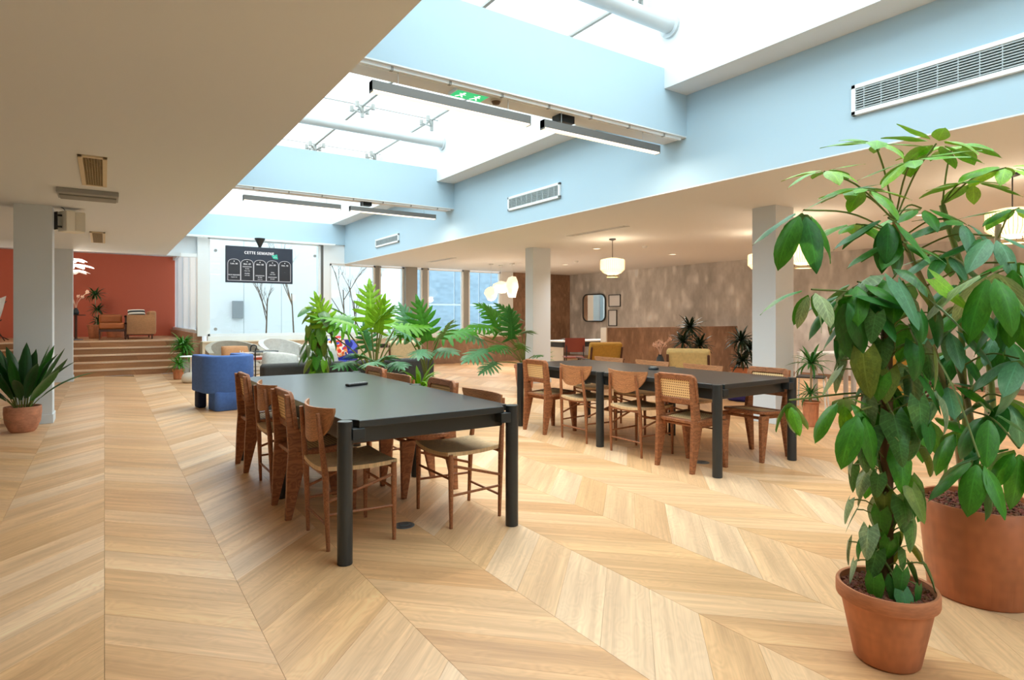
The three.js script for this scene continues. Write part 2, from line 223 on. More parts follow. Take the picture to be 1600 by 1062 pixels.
// low sill wall under the windows
{ const o = struct('wall_sill', metreUV(box(1.8, 10.4, 0, 0.72, ZE + 0.35, ZE - 0.2), 2), M.sandstone, 'low plaster sill wall under the windows'); mesh('sill_board', metreUV(rbox(1.8, 10.4, 0.72, 0.75, ZE + 0.38, ZE + 0.02, 0.005), 2), M.sandstone, o); mesh('brown_facing', metreUV(box(7.14, 10.4, 0, 0.72, ZE + 0.35, ZE + 0.375), 2), M.brown, o);
  for (const x of [5.62, 6.05, 6.42]) mesh('socket_plate', rbox(x - 0.1, x + 0.1, 0.5, 0.6, ZE + 0.35, ZE + 0.365, 0.004), M.dark, o);
  mesh('upstand', box(1.95, 10.36, 0.75, 0.86, ZE + 0.02, ZE - 0.14), M.frame, o); }
{ const o = struct('wall_sill', metreUV(box(1.66, 1.85, 0, 0.93, ZE - 0.1, -21), 2), mat(0xb98a70, 0.85), 'low plaster wall under the side windows of the lounge'); }

// ---------------------------------------------------------------- windows and glass roof
function windowUnit(n, x0, x1, y0, y1, label, dark) {
  const w = struct(`window_${n}`, null, null, label); const f = 0.05, z = ZE - 0.02, m = dark ? M.alu : M.frame;
  mesh('frame', join([box(x0, x0 + f, y0, y1, z, z - 0.1), box(x1 - f, x1, y0, y1, z, z - 0.1), box(x0, x1, y0, y0 + f, z, z - 0.1), box(x0, x1, y1 - f, y1, z, z - 0.1)]), m, w);
  mesh('pane', box(x0 + f, x1 - f, y0 + f, y1 - f, z - 0.05, z - 0.056), M.glass, w);
  return w;
}
{
  const post = struct('trim_1', box(1.74, 1.95, 0.86, 3.14, ZE + 0.02, ZE - 0.16), M.frame);
  const w = windowUnit(2, 1.95, 4.52, 0.86, 3.14, 'large frosty glass screen behind the hanging display');
  for (const [x, y] of [[2.12, 2.83], [4.38, 2.83], [2.12, 1.02], [4.38, 1.02]]) mesh('glass_bolt', new THREE.CylinderGeometry(0.035, 0.035, 0.03, 12).rotateX(Math.PI / 2).translate(x, y, ZE - 0.05), M.greyMetal, w);
  struct('trim_2', box(4.52, 4.58, 0.86, 3.14, ZE, ZE - 0.16), M.alu); struct('trim_3', box(4.58, 4.74, 0.86, 3.14, ZE, ZE - 0.16), M.frame);
  windowUnit(3, 4.74, 5.96, 0.86, HC, 'tall window showing bare branches outside'); struct('trim_4', box(4.74, XR + 0.2, HC, 3.14, ZE, ZE - 0.2), M.frame); struct('trim_5', box(5.96, 6.07, 0.86, HC, ZE, ZE - 0.16), M.greyMetal);
  windowUnit(4, 6.07, 6.78, 0.86, HC, 'narrow window beside the grey window column'); windowUnit(5, 7.12, 7.34, 0.86, HC, 'sliver of window between column and mullion'); struct('trim_6', box(7.34, 7.48, 0.86, HC, ZE, ZE - 0.16), M.greyMetal);
  windowUnit(6, 7.48, 8.64, 0.86, HC, 'window facing the blue glass building'); struct('trim_7', box(8.64, 8.8, 0.86, HC, ZE, ZE - 0.16), M.greyMetal); windowUnit(7, 8.8, 9.93, 0.86, HC, 'window behind the cluster of white lamps'); struct('trim_8', box(9.93, 10.36, 0.86, HC, ZE, ZE - 0.2), M.frame);
  const s = struct('window_8', null, null, 'side glazing of the raised lounge with white uprights'); let n = 0;
  mesh('frame', join([box(1.72, 1.84, 0.93, 1.0, ZE - 0.16, -21), box(1.72, 1.84, 3.02, 3.12, ZE - 0.16, -21)]), M.frame, s);
  for (let z = ZE - 0.2; z > -20.9; z -= 0.5) { mesh('pane', box(1.777, 1.783, 1.0, 3.02, z - 0.015, Math.max(-20.98, z - 0.5)), n++ % 3 ? M.sideGlass : M.sideGlassBlue, s); if (n % 3 === 1) mesh('upright', box(1.765, 1.795, 1.0, 3.02, z + 0.015, z - 0.015), M.frame, s); }
  const tr = struct('trim_9', join([box(1.4, 1.72, HC - 0.02, HC + 0.06, -15.2, -15.3)]), M.frame);
}
{
  const r = struct('window_1', null, null, 'glass roof on steel fittings above the hall'), xs = [XWL, 2.07, 3.43, XWR], zs = [ZB, 5.7, 3.15, 0.6, -2.05, -4.5, -6.95, -9.38, -12.0, -14.5, ZE];
  for (let i = 0; i < 3; i++) for (let j = 0; j < 10; j++) mesh('pane', box(xs[i] + 0.008, xs[i + 1] - 0.008, ROOF, ROOF + 0.012, zs[j] - 0.008, zs[j + 1] + 0.008), M.glass, r);
  for (const x of [2.07, 3.43, XWR - 0.12]) mesh('glazing_bar', box(x - 0.02, x + 0.02, ROOF - 0.03, ROOF - 0.002, ZB, ZE), M.greyMetal, r);
  for (const z of zs.slice(1, -1)) { mesh('joint', box(XWL, XWR, ROOF - 0.012, ROOF - 0.002, z + 0.012, z - 0.012), M.greyMetal, r);
    for (const x of [2.07, 3.43, XWR - 0.12]) { const a = []; for (const [dx, dz] of [[1, 1], [1, -1], [-1, 1], [-1, -1]]) { const px = x + dx * 0.13, pz = z + dz * 0.13; if (px > XWR - 0.01) continue; a.push(rod(V(x, ROOF - 0.13, z), V(px, ROOF - 0.05, pz), 0.018, 0.013, 6), rod(V(px, ROOF - 0.09, pz), V(px, ROOF - 0.004, pz), 0.034, 0.034, 10)); } a.push(rod(V(x, ROOF - 0.2, z), V(x, ROOF - 0.02, z), 0.03, 0.03, 10)); mesh('spider_fitting', a, M.greyMetal, r); } }
  for (const z of [5.9, 0.85, -4.2, -9.2]) mesh('pipe', rod(V(XWL, 4.26, z), V(XWR, 4.26, z), 0.08, 0.08, 20), M.pipe, r);
  mesh('pipe_flange', [5.9, 0.85, -4.2, -9.2].map(z => rod(V(XWR - 0.03, 4.26, z), V(XWR, 4.26, z), 0.12, 0.12, 20)), M.pipe, r);
}

// ---------------------------------------------------------------- outside the windows
struct('ground', box(1.9, 40, -0.2, -0.02, ZE - 0.4, -45), M.outGround);
{ const t = thing('courtyard_wall', 'white panelled wall across the courtyard outside the glass', 'wall', [0, 0, -22.5]);
  for (let k = 0; k < 6; k++) mesh('panel', box(1.5 + k * 1.25, 1.5 + (k + 1) * 1.25 - 0.012, 0, 6, 0, -0.2), M.outWhite, t);
  mesh('wall_box', rbox(3.62, 3.96, 1.25, 1.85, 0, 0.12, 0.01), M.outGrey, t); }
function bareTree(label, x, z, h, seed) {
  const t = thing('bare_tree', label, 'tree', [x, 0, z]), r = rng(seed), g = [];
  const grow = (p, d, len, rad, lv) => { const q = p.clone().addScaledVector(d, len); g.push(rod(p, q, rad, rad * 0.65, 5)); if (lv > 0) for (let k = 0; k < 3; k++) grow(p.clone().lerp(q, 0.45 + 0.55 * r()), d.clone().add(V((r() - 0.5) * 1.3, 0.35 * r(), (r() - 0.5) * 1.0)).normalize(), len * (0.45 + 0.25 * r()), rad * 0.55, lv - 1); };
  grow(V(0, 0, 0), V((r() - 0.5) * 0.15, 1, 0).normalize(), h * 0.55, 0.03, 4); mesh('branches', g, M.outTree, t);
}
bareTree('thin bare tree outside, before the white panelled wall', 4.3, -20.6, 3.4, 3); bareTree('slender bare tree outside near the glass screen edge', 5.3, -20.9, 3.8, 8); bareTree('bare branching tree outside the tall window', 6.6, -19.6, 4.0, 15); bareTree('bare sapling outside the tall window', 7.2, -20.2, 3.4, 23);
{ const t = thing('office_block', 'pale blue glass office block outside the windows', 'building', [0, 0, -28]); mesh('body', box(12.2, 26, 0, 7.7, -0.06, -6), M.outGrid, t);
  for (let i = 0; i < 9; i++) for (let j = 0; j < 4; j++) mesh('pane', box(12.28 + i * 1.5, 12.28 + i * 1.5 + 1.42, 0.1 + j * 1.9, 0.1 + j * 1.9 + 1.8, -0.06, 0), M.outBlue, t); }
function shrub(label, x, z, w, h, seed) { const t = thing('courtyard_shrub', label, 'shrub', [x, 0, z]), r = rng(seed), g = []; for (let k = 0; k < 260; k++) { const a = r() * 6.28, q = Math.sqrt(r()); g.push(new THREE.ConeGeometry(0.05, 0.2, 4).rotateZ((r() - 0.5) * 2.2).rotateY(r() * 6).translate(Math.cos(a) * q * w, 0.1 + r() * h * (1 - q * 0.5), Math.sin(a) * q * 0.4)); } mesh('foliage', g, M.outGreen, t); mesh('stem', rod(V(0, 0, 0), V(0, h * 0.6, 0), 0.02), M.bark, t); }
shrub('low green shrub outside the tall window', 6.1, -17.6, 0.9, 0.9, 4); shrub('low green shrub outside the frosty glass screen', 4.6, -18.2, 0.9, 0.75, 9); shrub('green shrub outside by the narrow window', 7.9, -17.9, 0.9, 1.0, 14);

// ---------------------------------------------------------------- tables and chairs
function sheet(fn, nu, nv, th) {                                      // closed slab about the surface fn(u, v), th = half thickness vector or function
  const pos = [], uv = [], idx = [], W = nu + 1, put = (sgn) => { for (let j = 0; j <= nv; j++) for (let i = 0; i <= nu; i++) { const u = i / nu, v = j / nv, p = fn(u, v), t = typeof th === 'function' ? th(u, v) : th; pos.push(p.x + sgn * t.x, p.y + sgn * t.y, p.z + sgn * t.z); uv.push(u, v); } };
  put(1); put(-1); const B = W * (nv + 1);
  for (let j = 0; j < nv; j++) for (let i = 0; i < nu; i++) { const a = j * W + i, b = a + 1, c = a + W, d = c + 1; idx.push(a, b, d, a, d, c, B + a, B + d, B + b, B + a, B + c, B + d); }
  const rim = []; for (let i = 0; i < nu; i++) rim.push([i, i + 1]); for (let j = 0; j < nv; j++) rim.push([j * W + nu, (j + 1) * W + nu]); for (let i = nu; i > 0; i--) rim.push([nv * W + i, nv * W + i - 1]); for (let j = nv; j > 0; j--) rim.push([j * W, (j - 1) * W]);
  for (const [a, b] of rim) idx.push(a, B + a, B + b, a, B + b, b);
  const g = new THREE.BufferGeometry(); g.setAttribute('position', new THREE.Float32BufferAttribute(pos, 3)); g.setAttribute('uv', new THREE.Float32BufferAttribute(uv, 2)); g.setIndex(idx); g.computeVertexNormals(); return smooth(g, 0.8);
}
function makeTable() {
  const t = thing('long_table', 'long black dining table with the remote control on it', 'table', [1.58, 0, -4.53]);
  const hx = 0.525, hz = 1.415, lx = 0.53, lz = 1.40, nr = 0.052, s = new THREE.Shape();
  s.moveTo(-hx, -lz + nr + 0.02); s.lineTo(-hx, -nr - 0.01); s.absarc(-hx, 0, nr, -Math.PI / 2, Math.PI / 2, false); s.lineTo(-hx, lz - nr - 0.02);
  s.absarc(-hx, hz, 0.07, -Math.PI / 2, 0, false); s.lineTo(hx - 0.07, hz); s.absarc(hx, hz, 0.07, Math.PI, Math.PI * 1.5, false);
  s.lineTo(hx, nr + 0.01); s.absarc(hx, 0, nr, Math.PI / 2, Math.PI * 1.5, false); s.lineTo(hx, -hz + 0.07); s.absarc(hx, -hz, 0.07, Math.PI / 2, Math.PI, false); s.lineTo(-hx + 0.07, -hz); s.absarc(-hx, -hz, 0.07, 0, Math.PI / 2, false);
  mesh('tabletop', smooth(new THREE.ExtrudeGeometry(s, { depth: 0.034, bevelEnabled: true, bevelSize: 0.003, bevelThickness: 0.003, bevelSegments: 1, curveSegments: 10 }).rotateX(-Math.PI / 2).translate(0, 0.713, 0), 0.5), M.black, t);
  mesh('apron', join([rbox(-0.48, 0.48, 0.62, 0.71, -1.36, -1.335, 0.004), rbox(-0.48, 0.48, 0.62, 0.71, 1.335, 1.36, 0.004), rbox(-0.5, -0.475, 0.62, 0.71, -1.34, 1.34, 0.004), rbox(0.475, 0.5, 0.62, 0.71, -1.34, 1.34, 0.004)]), M.black, t);
  for (const x of [-lx, lx]) for (const z of [-lz, 0, lz]) { const l = mesh('leg', lathe([[0, 0.752], [0.036, 0.752], [0.04, 0.748], [0.04, 0.003], [0.037, 0], [0, 0]], 24).translate(x, 0, z), M.black, t); mesh('bracket', rbox(x - Math.sign(x) * 0.10, x - Math.sign(x) * 0.03, 0.65, 0.71, z - 0.035, z + 0.035, 0.004), M.dark, l); }
  return t;
}
const table1 = makeTable();
dup(table1, [4.65, 0, -4.53], 0, 'long black dining table with the small black puck on it');
const XA = V(1, 0, 0);
function makeMoonChair() {
  const t = thing('moon_back_chair', '', 'chair'), s = M.walnut;
  for (const z of [-1, 1]) {
    mesh('leg', [rod(V(-0.185, 0, z * 0.2), V(-0.2, 0.42, z * 0.195), 0.011, 0.0185), rod(V(-0.2, 0.42, z * 0.195), V(-0.235, 0.765, z * 0.17), 0.0185, 0.012)], s, t);
    mesh('leg', [rod(V(0.19, 0, z * 0.235), V(0.19, 0.38, z * 0.23), 0.011, 0.0175), rod(V(0.19, 0.38, z * 0.23), V(0.19, 0.452, z * 0.23), 0.0175, 0.015)], s, t);
    mesh('stretcher', rod(V(-0.19, 0.2, z * 0.198), V(0.19, 0.2, z * 0.233), 0.008), s, t);
    mesh('stretcher', rod(V(-0.195, 0.27, z * 0.197), V(0.19, 0.385, z * 0.23), 0.009), s, t);
  }
  mesh('stretcher', rod(V(-0.188, 0.14, -0.2), V(-0.188, 0.14, 0.2), 0.008), s, t); mesh('stretcher', rod(V(0.19, 0.30, -0.233), V(0.19, 0.30, 0.233), 0.008), s, t);
  for (const [x, w] of [[-0.2, 0.19], [0.19, 0.225]]) mesh('seat_rail', rod(V(x, 0.425, -w), V(x, 0.425, w), 0.013), s, t);
  const seat = sheet((u, v) => { const z = (u - 0.5) * 2, x = -0.215 + 0.425 * v, w = 0.185 + 0.045 * v; return V(x + 0.012 * v * (1 - z * z), 0.436 + 0.016 * Math.abs(z) ** 2 + 0.012 * (2 * v - 1) ** 2 - 0.008, z * w); }, 12, 10, (u, v) => V(0, 0.018 - 0.006 * Math.max(Math.abs(u - 0.5), Math.abs(v - 0.5)) * 2, 0));
  { const p = seat.attributes.position, q = seat.attributes.uv; for (let i = 0; i < p.count; i += 3) { let cx = 0, cz = 0; for (let k = 0; k < 3; k++) { cx += p.getX(i + k) / 3; cz += p.getZ(i + k) / 3; } const side = Math.abs(cz) / 0.21 > Math.abs(cx) / 0.21; for (let k = 0; k < 3; k++) q.setXY(i + k, (side ? p.getX(i + k) : p.getZ(i + k)) / 0.35, (side ? p.getZ(i + k) : p.getX(i + k)) / 0.35); } }
  mesh('seat', seat, M.cord, t);
  mesh('backrest', sheet((u, v) => { const z = (u - 0.5) * 2, hgt = 0.02 + 0.185 * Math.pow(Math.max(0, 1 - Math.pow(Math.abs(z), 2.2)), 0.6), y = 0.79 - (1 - v) * hgt; return V(-0.236 + 0.07 * z * z - 0.02 * (y - 0.7) * 4 * 0.3, y + 0.008 * z * z, z * 0.255); }, 22, 5, V(0.006, 0, 0)), M.walnutLight, t);
  return t;
}
function makeCaneChair() {
  const t = thing('cane_chair', '', 'chair'), s = M.walnut;
  const plate = (pts, th, z) => metreUV(new THREE.ExtrudeGeometry(new THREE.Shape(pts.map(([x, y]) => new THREE.Vector2(x, y))), { depth: th, bevelEnabled: true, bevelSize: 0.004, bevelThickness: 0.004, bevelSegments: 1 }).translate(0, 0, z - th / 2), 0.6);
  for (const z of [-1, 1]) {
    mesh('leg', plate([[-0.235, 0], [-0.205, 0], [-0.115, 0.36], [-0.135, 0.47], [-0.212, 0.8], [-0.24, 0.8], [-0.215, 0.44], [-0.225, 0.3]], 0.026, z * 0.19), s, t);
    mesh('leg', plate([[0.19, 0], [0.215, 0], [0.225, 0.41], [0.115, 0.41]], 0.028, z * 0.2), s, t);
    mesh('side_rail', plate([[-0.17, 0.37], [0.16, 0.385], [0.16, 0.42], [-0.17, 0.415]], 0.02, z * 0.165), s, t);
  }
  for (const x of [-0.15, 0.15]) mesh('cross_rail', rod(V(x, 0.385, -0.2), V(x, 0.385, 0.2), 0.014), s, t);
  const ring = (w, h, r, b) => { const o = new THREE.Shape(), rr = (sh, W, H, q) => { sh.moveTo(-W + q, -H); sh.lineTo(W - q, -H); sh.absarc(W - q, -H + q, q, -Math.PI / 2, 0); sh.lineTo(W, H - q); sh.absarc(W - q, H - q, q, 0, Math.PI / 2); sh.lineTo(-W + q, H); sh.absarc(-W + q, H - q, q, Math.PI / 2, Math.PI); sh.lineTo(-W, -H + q); sh.absarc(-W + q, -H + q, q, Math.PI, Math.PI * 1.5); return sh; }; rr(o, w, h, r); const k = new THREE.Path(); rr(k, w - b, h - b, Math.max(0.01, r - b * 0.5)); o.holes.push(k); return metreUV(smooth(new THREE.ExtrudeGeometry(o, { depth: 0.02, bevelEnabled: true, bevelSize: 0.004, bevelThickness: 0.004, bevelSegments: 1, curveSegments: 5 }).translate(0, 0, -0.01), 0.5), 0.6); };
  const panel = (w, h) => { const g = plain(new THREE.BoxGeometry(w * 2, h * 2, 0.008)); return metreUV(g, 0.17); };
  const back = mesh('backrest', ring(0.215, 0.125, 0.05, 0.042).rotateY(Math.PI / 2).rotateZ(0.14).translate(-0.19, 0.69, 0), s, t);
  mesh('cane_panel', panel(0.178, 0.088).rotateY(Math.PI / 2).rotateZ(0.14).translate(-0.19, 0.69, 0), M.cane, back);
  const seat = mesh('seat', ring(0.215, 0.205, 0.06, 0.045).rotateX(Math.PI / 2).rotateY(Math.PI / 2).rotateZ(0.06).translate(0.01, 0.43, 0), s, t);
  mesh('cane_panel', panel(0.175, 0.165).rotateX(Math.PI / 2).rotateY(Math.PI / 2).rotateZ(0.06).translate(0.01, 0.432, 0), M.cane, seat);
  return t;
}
{
  const moon = makeMoonChair(), cane = makeCaneChair(); let m0 = true, c0 = true;
  const put = (kind, x, z, turn, label, group) => { const src = kind === 'moon' ? moon : cane, first = kind === 'moon' ? m0 : c0; if (first) { src.position.set(x, 0, z); src.rotation.y = turn; src.userData.label = label; src.userData.group = group; if (kind === 'moon') m0 = false; else c0 = false; } else dup(src, [x, 0, z], turn, label, group); };
  const g1 = 'chairs around the table with the remote control', g2 = 'chairs around the table with the black puck', mo = 'half-moon back chair with cord seat', ca = 'cane back chair with wedge legs', A = 'remote control table', B = 'black puck table';
  put('moon', 1.215, -3.55, 0, `${mo}, ${A}, aisle side, open-floor end`, g1);
  put('cane', 1.195, -4.2, 0, `${ca}, ${A}, aisle side, second from open floor`, g1);
  put('moon', 1.215, -4.9, 0, `${mo}, ${A}, aisle side, second from lounge end`, g1);
  put('cane', 1.2, -5.62, 0, `${ca}, ${A}, aisle side, lounge end`, g1);
  put('moon', 1.955, -3.52, Math.PI, `${mo}, ${A}, facing side, open-floor end`, g1);
  put('cane', 1.98, -4.22, Math.PI, `${ca}, ${A}, facing side, second from open floor`, g1);
  put('moon', 1.955, -4.92, Math.PI, `${mo}, ${A}, facing side, second from lounge end`, g1);
  put('cane', 1.98, -5.62, Math.PI, `${ca}, ${A}, facing side, lounge end`, g1);
  put('cane', 4.25, -5.52, 0, `${ca}, ${B}, facing side, window end`, g2);
  put('moon', 4.28, -4.9, 0, `${mo}, ${B}, facing side, second from window end`, g2);
  put('moon', 4.28, -4.14, 0, `${mo}, ${B}, facing side, third from window end`, g2);
  put('cane', 4.25, -3.5, 0, `${ca}, ${B}, facing side, end by big plants`, g2);
  put('cane', 5.06, -3.42, Math.PI, `${ca}, ${B}, column side, end by the small palm`, g2);
  put('moon', 5.05, -4.15, Math.PI, `${mo}, ${B}, column side, second from small palm end`, g2);
  put('moon', 5.05, -4.86, Math.PI, `${mo}, ${B}, column side, third from small palm end`, g2);
  put('moon', 5.05, -5.58, Math.PI, `${mo}, ${B}, column side, window end`, g2);
}
{
  const t = thing('remote_control', 'slim black remote control lying on the long table', 'remote control', [1.68, 0.751, -4.72], 0.35);
  mesh('body', rbox(-0.1, 0.1, 0, 0.02, -0.024, 0.024, 0.008, 3), M.dark, t);
  mesh('keypad', join(Array.from({ length: 15 }, (_, k) => rbox(-0.08 + (k % 5) * 0.026, -0.064 + (k % 5) * 0.026, 0.019, 0.0225, -0.015 + Math.floor(k / 5) * 0.011, -0.007 + Math.floor(k / 5) * 0.011, 0.001, 1))), mat(0x9fa3a5, 0.6), t);
  mesh('display_strip', rbox(0.05, 0.085, 0.019, 0.0215, -0.014, 0.014, 0.001, 1), M.greyMetal, t);
  const p = thing('speaker_puck', 'small round black puck lying on the long table', 'speaker', [4.77, 0.751, -4.42]);
  mesh('body', lathe([[0, 0], [0.05, 0], [0.055, 0.008], [0.05, 0.022], [0, 0.026]], 28), M.dark, p); mesh('ring', new THREE.TorusGeometry(0.034, 0.003, 6, 24).rotateX(Math.PI / 2).translate(0, 0.0245, 0), M.greyMetal, p);
}

// ---------------------------------------------------------------- lamps
const WARM = new THREE.Color(1.0, 0.86, 0.68), glowMat = (c, k) => new THREE.MeshStandardMaterial({ color: 0xffffff, roughness: 0.8, emissive: c, emissiveIntensity: k });
const ledGlow = glowMat(0xffdfb4, 0.8), lanternGlow = phys(0xfff3dc, 0.9, { emissive: 0xffd9a0, emissiveIntensity: 0.34, transmission: 0.2, thickness: 0 }), globeGlow = phys(0xfffaf0, 0.8, { emissive: 0xfff0d2, emissiveIntensity: 0.34 });
function barLamp(x0, x1, y, z, label) {
  const L = x1 - x0, t = thing('linear_pendant_lamp', label, 'lamp', [(x0 + x1) / 2, y, z], 0, 'linear pendant lamps under the blue beams');
  mesh('housing', join([box(-L / 2, L / 2, 0.014, 0.085, -0.032, 0.032), box(-L / 2, -L / 2 + 0.006, 0, 0.085, -0.034, 0.034), box(L / 2 - 0.006, L / 2, 0, 0.085, -0.034, 0.034)]), M.alu, t);
  mesh('diffuser', rbox(-L / 2 + 0.007, L / 2 - 0.007, 0.002, 0.02, -0.03, 0.03, 0.004), ledGlow, t);
  for (const x of [-L / 2 + 0.22, L / 2 - 0.22]) mesh('suspension_wire', rod(V(x, 0.08, 0), V(x, 3.2 - y, 0), 0.003, 0.003, 5), M.steel, t);
  const l = new THREE.RectAreaLight(new THREE.Color(1, 0.88, 0.72), 45, L - 0.02, 0.05); l.name = 'bar_light'; l.position.set(0, -0.004, 0); l.rotation.x = -Math.PI / 2; t.add(l);
}
barLamp(1.66, 3.12, 2.99, -4.36, 'slim linear lamp under the beam with the green exit sign, sign side'); barLamp(3.27, 4.77, 2.99, -4.36, 'slim linear lamp under the exit sign beam, next to the blue wall');
barLamp(1.68, 3.12, 3.0, -9.52, 'slim linear lamp under the beam nearer the windows, ceiling-edge side'); barLamp(3.27, 4.8, 3.0, -9.52, 'slim linear lamp under the beam nearer the windows, by the blue wall');
function lantern(x, z, yb, label, cordTop = HC) {
  const t = thing('lantern_pendant', label, 'lamp', [x, yb, z], 0, 'ribbed lantern pendants over the cafe'), H = 0.33;
  mesh('shade', lathe([[0.09, 0.05], [0.155, 0.075], [0.21, 0.13], [0.212, 0.15], [0.212, 0.285], [0.2, 0.305], [0.1, H]], 40), lanternGlow, t);
  mesh('rib', join(Array.from({ length: 40 }, (_, k) => { const a = k / 40 * 6.2832, c = Math.cos(a), s = Math.sin(a); return [rod(V(c * 0.213, 0.135, s * 0.213), V(c * 0.213, 0.29, s * 0.213), 0.0025, 0.0025, 4), rod(V(c * 0.156, 0.074, s * 0.156), V(c * 0.213, 0.135, s * 0.213), 0.0025, 0.0025, 4)]; })), M.cream, t);
  mesh('lower_ring', lathe([[0.1, 0.0], [0.115, 0.0], [0.115, 0.02], [0.1, 0.02], [0.1, 0]], 32), M.cream, t);
  mesh('ring_strut', join([0, 2.1, 4.2].map(a => rod(V(Math.cos(a) * 0.107, 0.01, Math.sin(a) * 0.107), V(Math.cos(a) * 0.107, 0.056, Math.sin(a) * 0.107), 0.004, 0.004, 5))), M.walnutDark, t);
  mesh('bulb', new THREE.SphereGeometry(0.05, 16, 12).translate(0, 0.19, 0), glowMat(0xffdfb0, 0.9), t);
  mesh('cord', rod(V(0, H, 0), V(0, cordTop - yb - 0.03, 0), 0.006, 0.006, 6), M.dark, t);
  mesh('ceiling_rose', lathe([[0, cordTop - yb], [0.06, cordTop - yb], [0.06, cordTop - yb - 0.02], [0.01, cordTop - yb - 0.035], [0, cordTop - yb - 0.035]], 20), M.dark, t);
  const l = new THREE.PointLight(WARM, 0.35); l.position.set(0, 0.19, 0); l.shadow.radius = 2.4; l.name = 'lantern_light'; t.add(l);
}
lantern(7.33, -7.74, 1.99, 'ribbed cream lantern pendant hanging before the mirror wall'); lantern(8.75, -5.8, 2.0, 'ribbed cream lantern pendant half behind the column by the palm'); lantern(7.75, -4.52, 1.95, 'ribbed cream lantern pendant between column and tall umbrella plant'); lantern(7.15, -2.1, 2.0, 'ribbed cream lantern pendant hidden behind the tall umbrella plant');
function facet(x, y, z, rx, ry, label, seed) {
  const t = thing('faceted_pendant', label, 'lamp', [x, y, z], 0, 'white faceted pendants by the window'), r = rng(seed), g = new THREE.IcosahedronGeometry(1, 1), p = g.attributes.position, mem = {};
  for (let i = 0; i < p.count; i++) { const k = [p.getX(i), p.getY(i), p.getZ(i)].map(q => q.toFixed(2)).join(); const f = mem[k] ??= 0.86 + r() * 0.24; p.setXYZ(i, p.getX(i) * rx * f, p.getY(i) * ry * f, p.getZ(i) * rx * f); } g.computeVertexNormals();
  mesh('shade', g, globeGlow, t); mesh('cord', rod(V(0, ry * 0.9, 0), V(0, HC - y, 0), 0.004, 0.004, 5), M.white, t); mesh('ceiling_rose', new THREE.CylinderGeometry(0.06, 0.06, 0.03, 16).translate(0, HC - y - 0.015, 0), M.white, t);
  const l = new THREE.PointLight(WARM, 0.7); l.position.set(0, -ry - 0.06, 0); l.shadow.radius = 5; l.name = 'pendant_light'; t.add(l);
}
facet(8.22, 1.9, -13.15, 0.175, 0.19, 'small round faceted white pendant by the window', 3); facet(8.62, 2.08, -13.3, 0.24, 0.16, 'wide flat faceted white pendant in the window cluster', 5); facet(8.6, 2.06, -12.75, 0.17, 0.3, 'tall pointed faceted white pendant in the window cluster', 9);
// recessed downlights and smoke detectors of the cafe ceiling
const spotLabel = [['over the desk by the mirror', 9.9, -12.2], ['before the grey plaster wall', 10.2, -8.9], ['beside the slim ceiling slot', 8.9, -11.9], ['over the low brown partition', 11.2, -6.6], ['over the mustard armchair', 9.0, -3.6], ['over the high table', 10.9, -3.4], ['behind the big potted plants', 8.2, -0.6], ['near the plaster wall by the plants', 11.2, -0.4], ['over the yellow armchair', 8.1, -9.0]];
for (const [w, x, z] of spotLabel) {
  const t = thing('recessed_downlight', `round white recessed downlight ${w}`, 'downlight', [x, HC, z], 0, 'recessed downlights in the cafe ceiling');
  mesh('trim_ring', lathe([[0.075, -0.001], [0.1, -0.001], [0.1, -0.008], [0.075, -0.012], [0.075, -0.001]], 28), M.frame, t);
  mesh('lamp_face', new THREE.CylinderGeometry(0.074, 0.074, 0.004, 24).translate(0, -0.004, 0), glowMat(0xffe2bd, 1.4), t);
  const l = new THREE.SpotLight(new THREE.Color(1, 0.95, 0.88), 8.5, 0, 1.15, 0.8); l.position.set(0, -0.02, 0); l.target.position.set(0, -2, 0); l.shadow.radius = 3; l.name = 'downlight_beam'; t.add(l); t.add(l.target);
}
for (const [x, z, w] of [[8.6, -8.2, 'near the ribbed lantern'], [9.5, -11.3, 'by the desk']]) { const t = thing('smoke_detector', `small white ceiling smoke detector ${w}`, 'smoke detector', [x, HC, z]); mesh('base', new THREE.CylinderGeometry(0.055, 0.055, 0.02, 20).translate(0, -0.01, 0), M.frame, t); mesh('dome', lathe([[0.045, -0.02], [0.04, -0.045], [0.015, -0.05], [0, -0.05]], 20), M.frame, t); }
// big layered paper lamp of the raised lounge
{
  const t = thing('leaf_pendant', 'large layered white leaf pendant lamp in the red lounge', 'lamp', [-0.62, 2.42, -16.6]), sm = phys(0xffffff, 0.9, { emissive: 0xfff0dd, emissiveIntensity: 0.35, side: THREE.DoubleSide });
  for (let j = 0; j < 3; j++) for (let k = 0; k < 9; k++) { const a = k / 9 * 6.283 + j * 0.35, R = [0.3, 0.45, 0.36][j], y = [0.16, 0.03, -0.1][j]; mesh('petal', sheet((u, v) => { const q = v * R, w = (0.02 + 0.12 * Math.sin(Math.PI * Math.min(1, v * 0.9 + 0.1))) * (u - 0.5) * 2; const d = V(q, y - 0.15 * v * v + 0.1 * v, w); return d.applyAxisAngle(V(0, 1, 0), a); }, 2, 4, V(0, 0.002, 0)), sm, t); }
  mesh('bulb', new THREE.SphereGeometry(0.07, 16, 12), glowMat(0xffe4bd, 2), t); mesh('cord', rod(V(0, 0.1, 0), V(0, 0.7, 0), 0.005), M.white, t);
  const l = new THREE.PointLight(WARM, 5); l.shadow.radius = 4; l.name = 'leaf_pendant_light'; t.add(l);
}
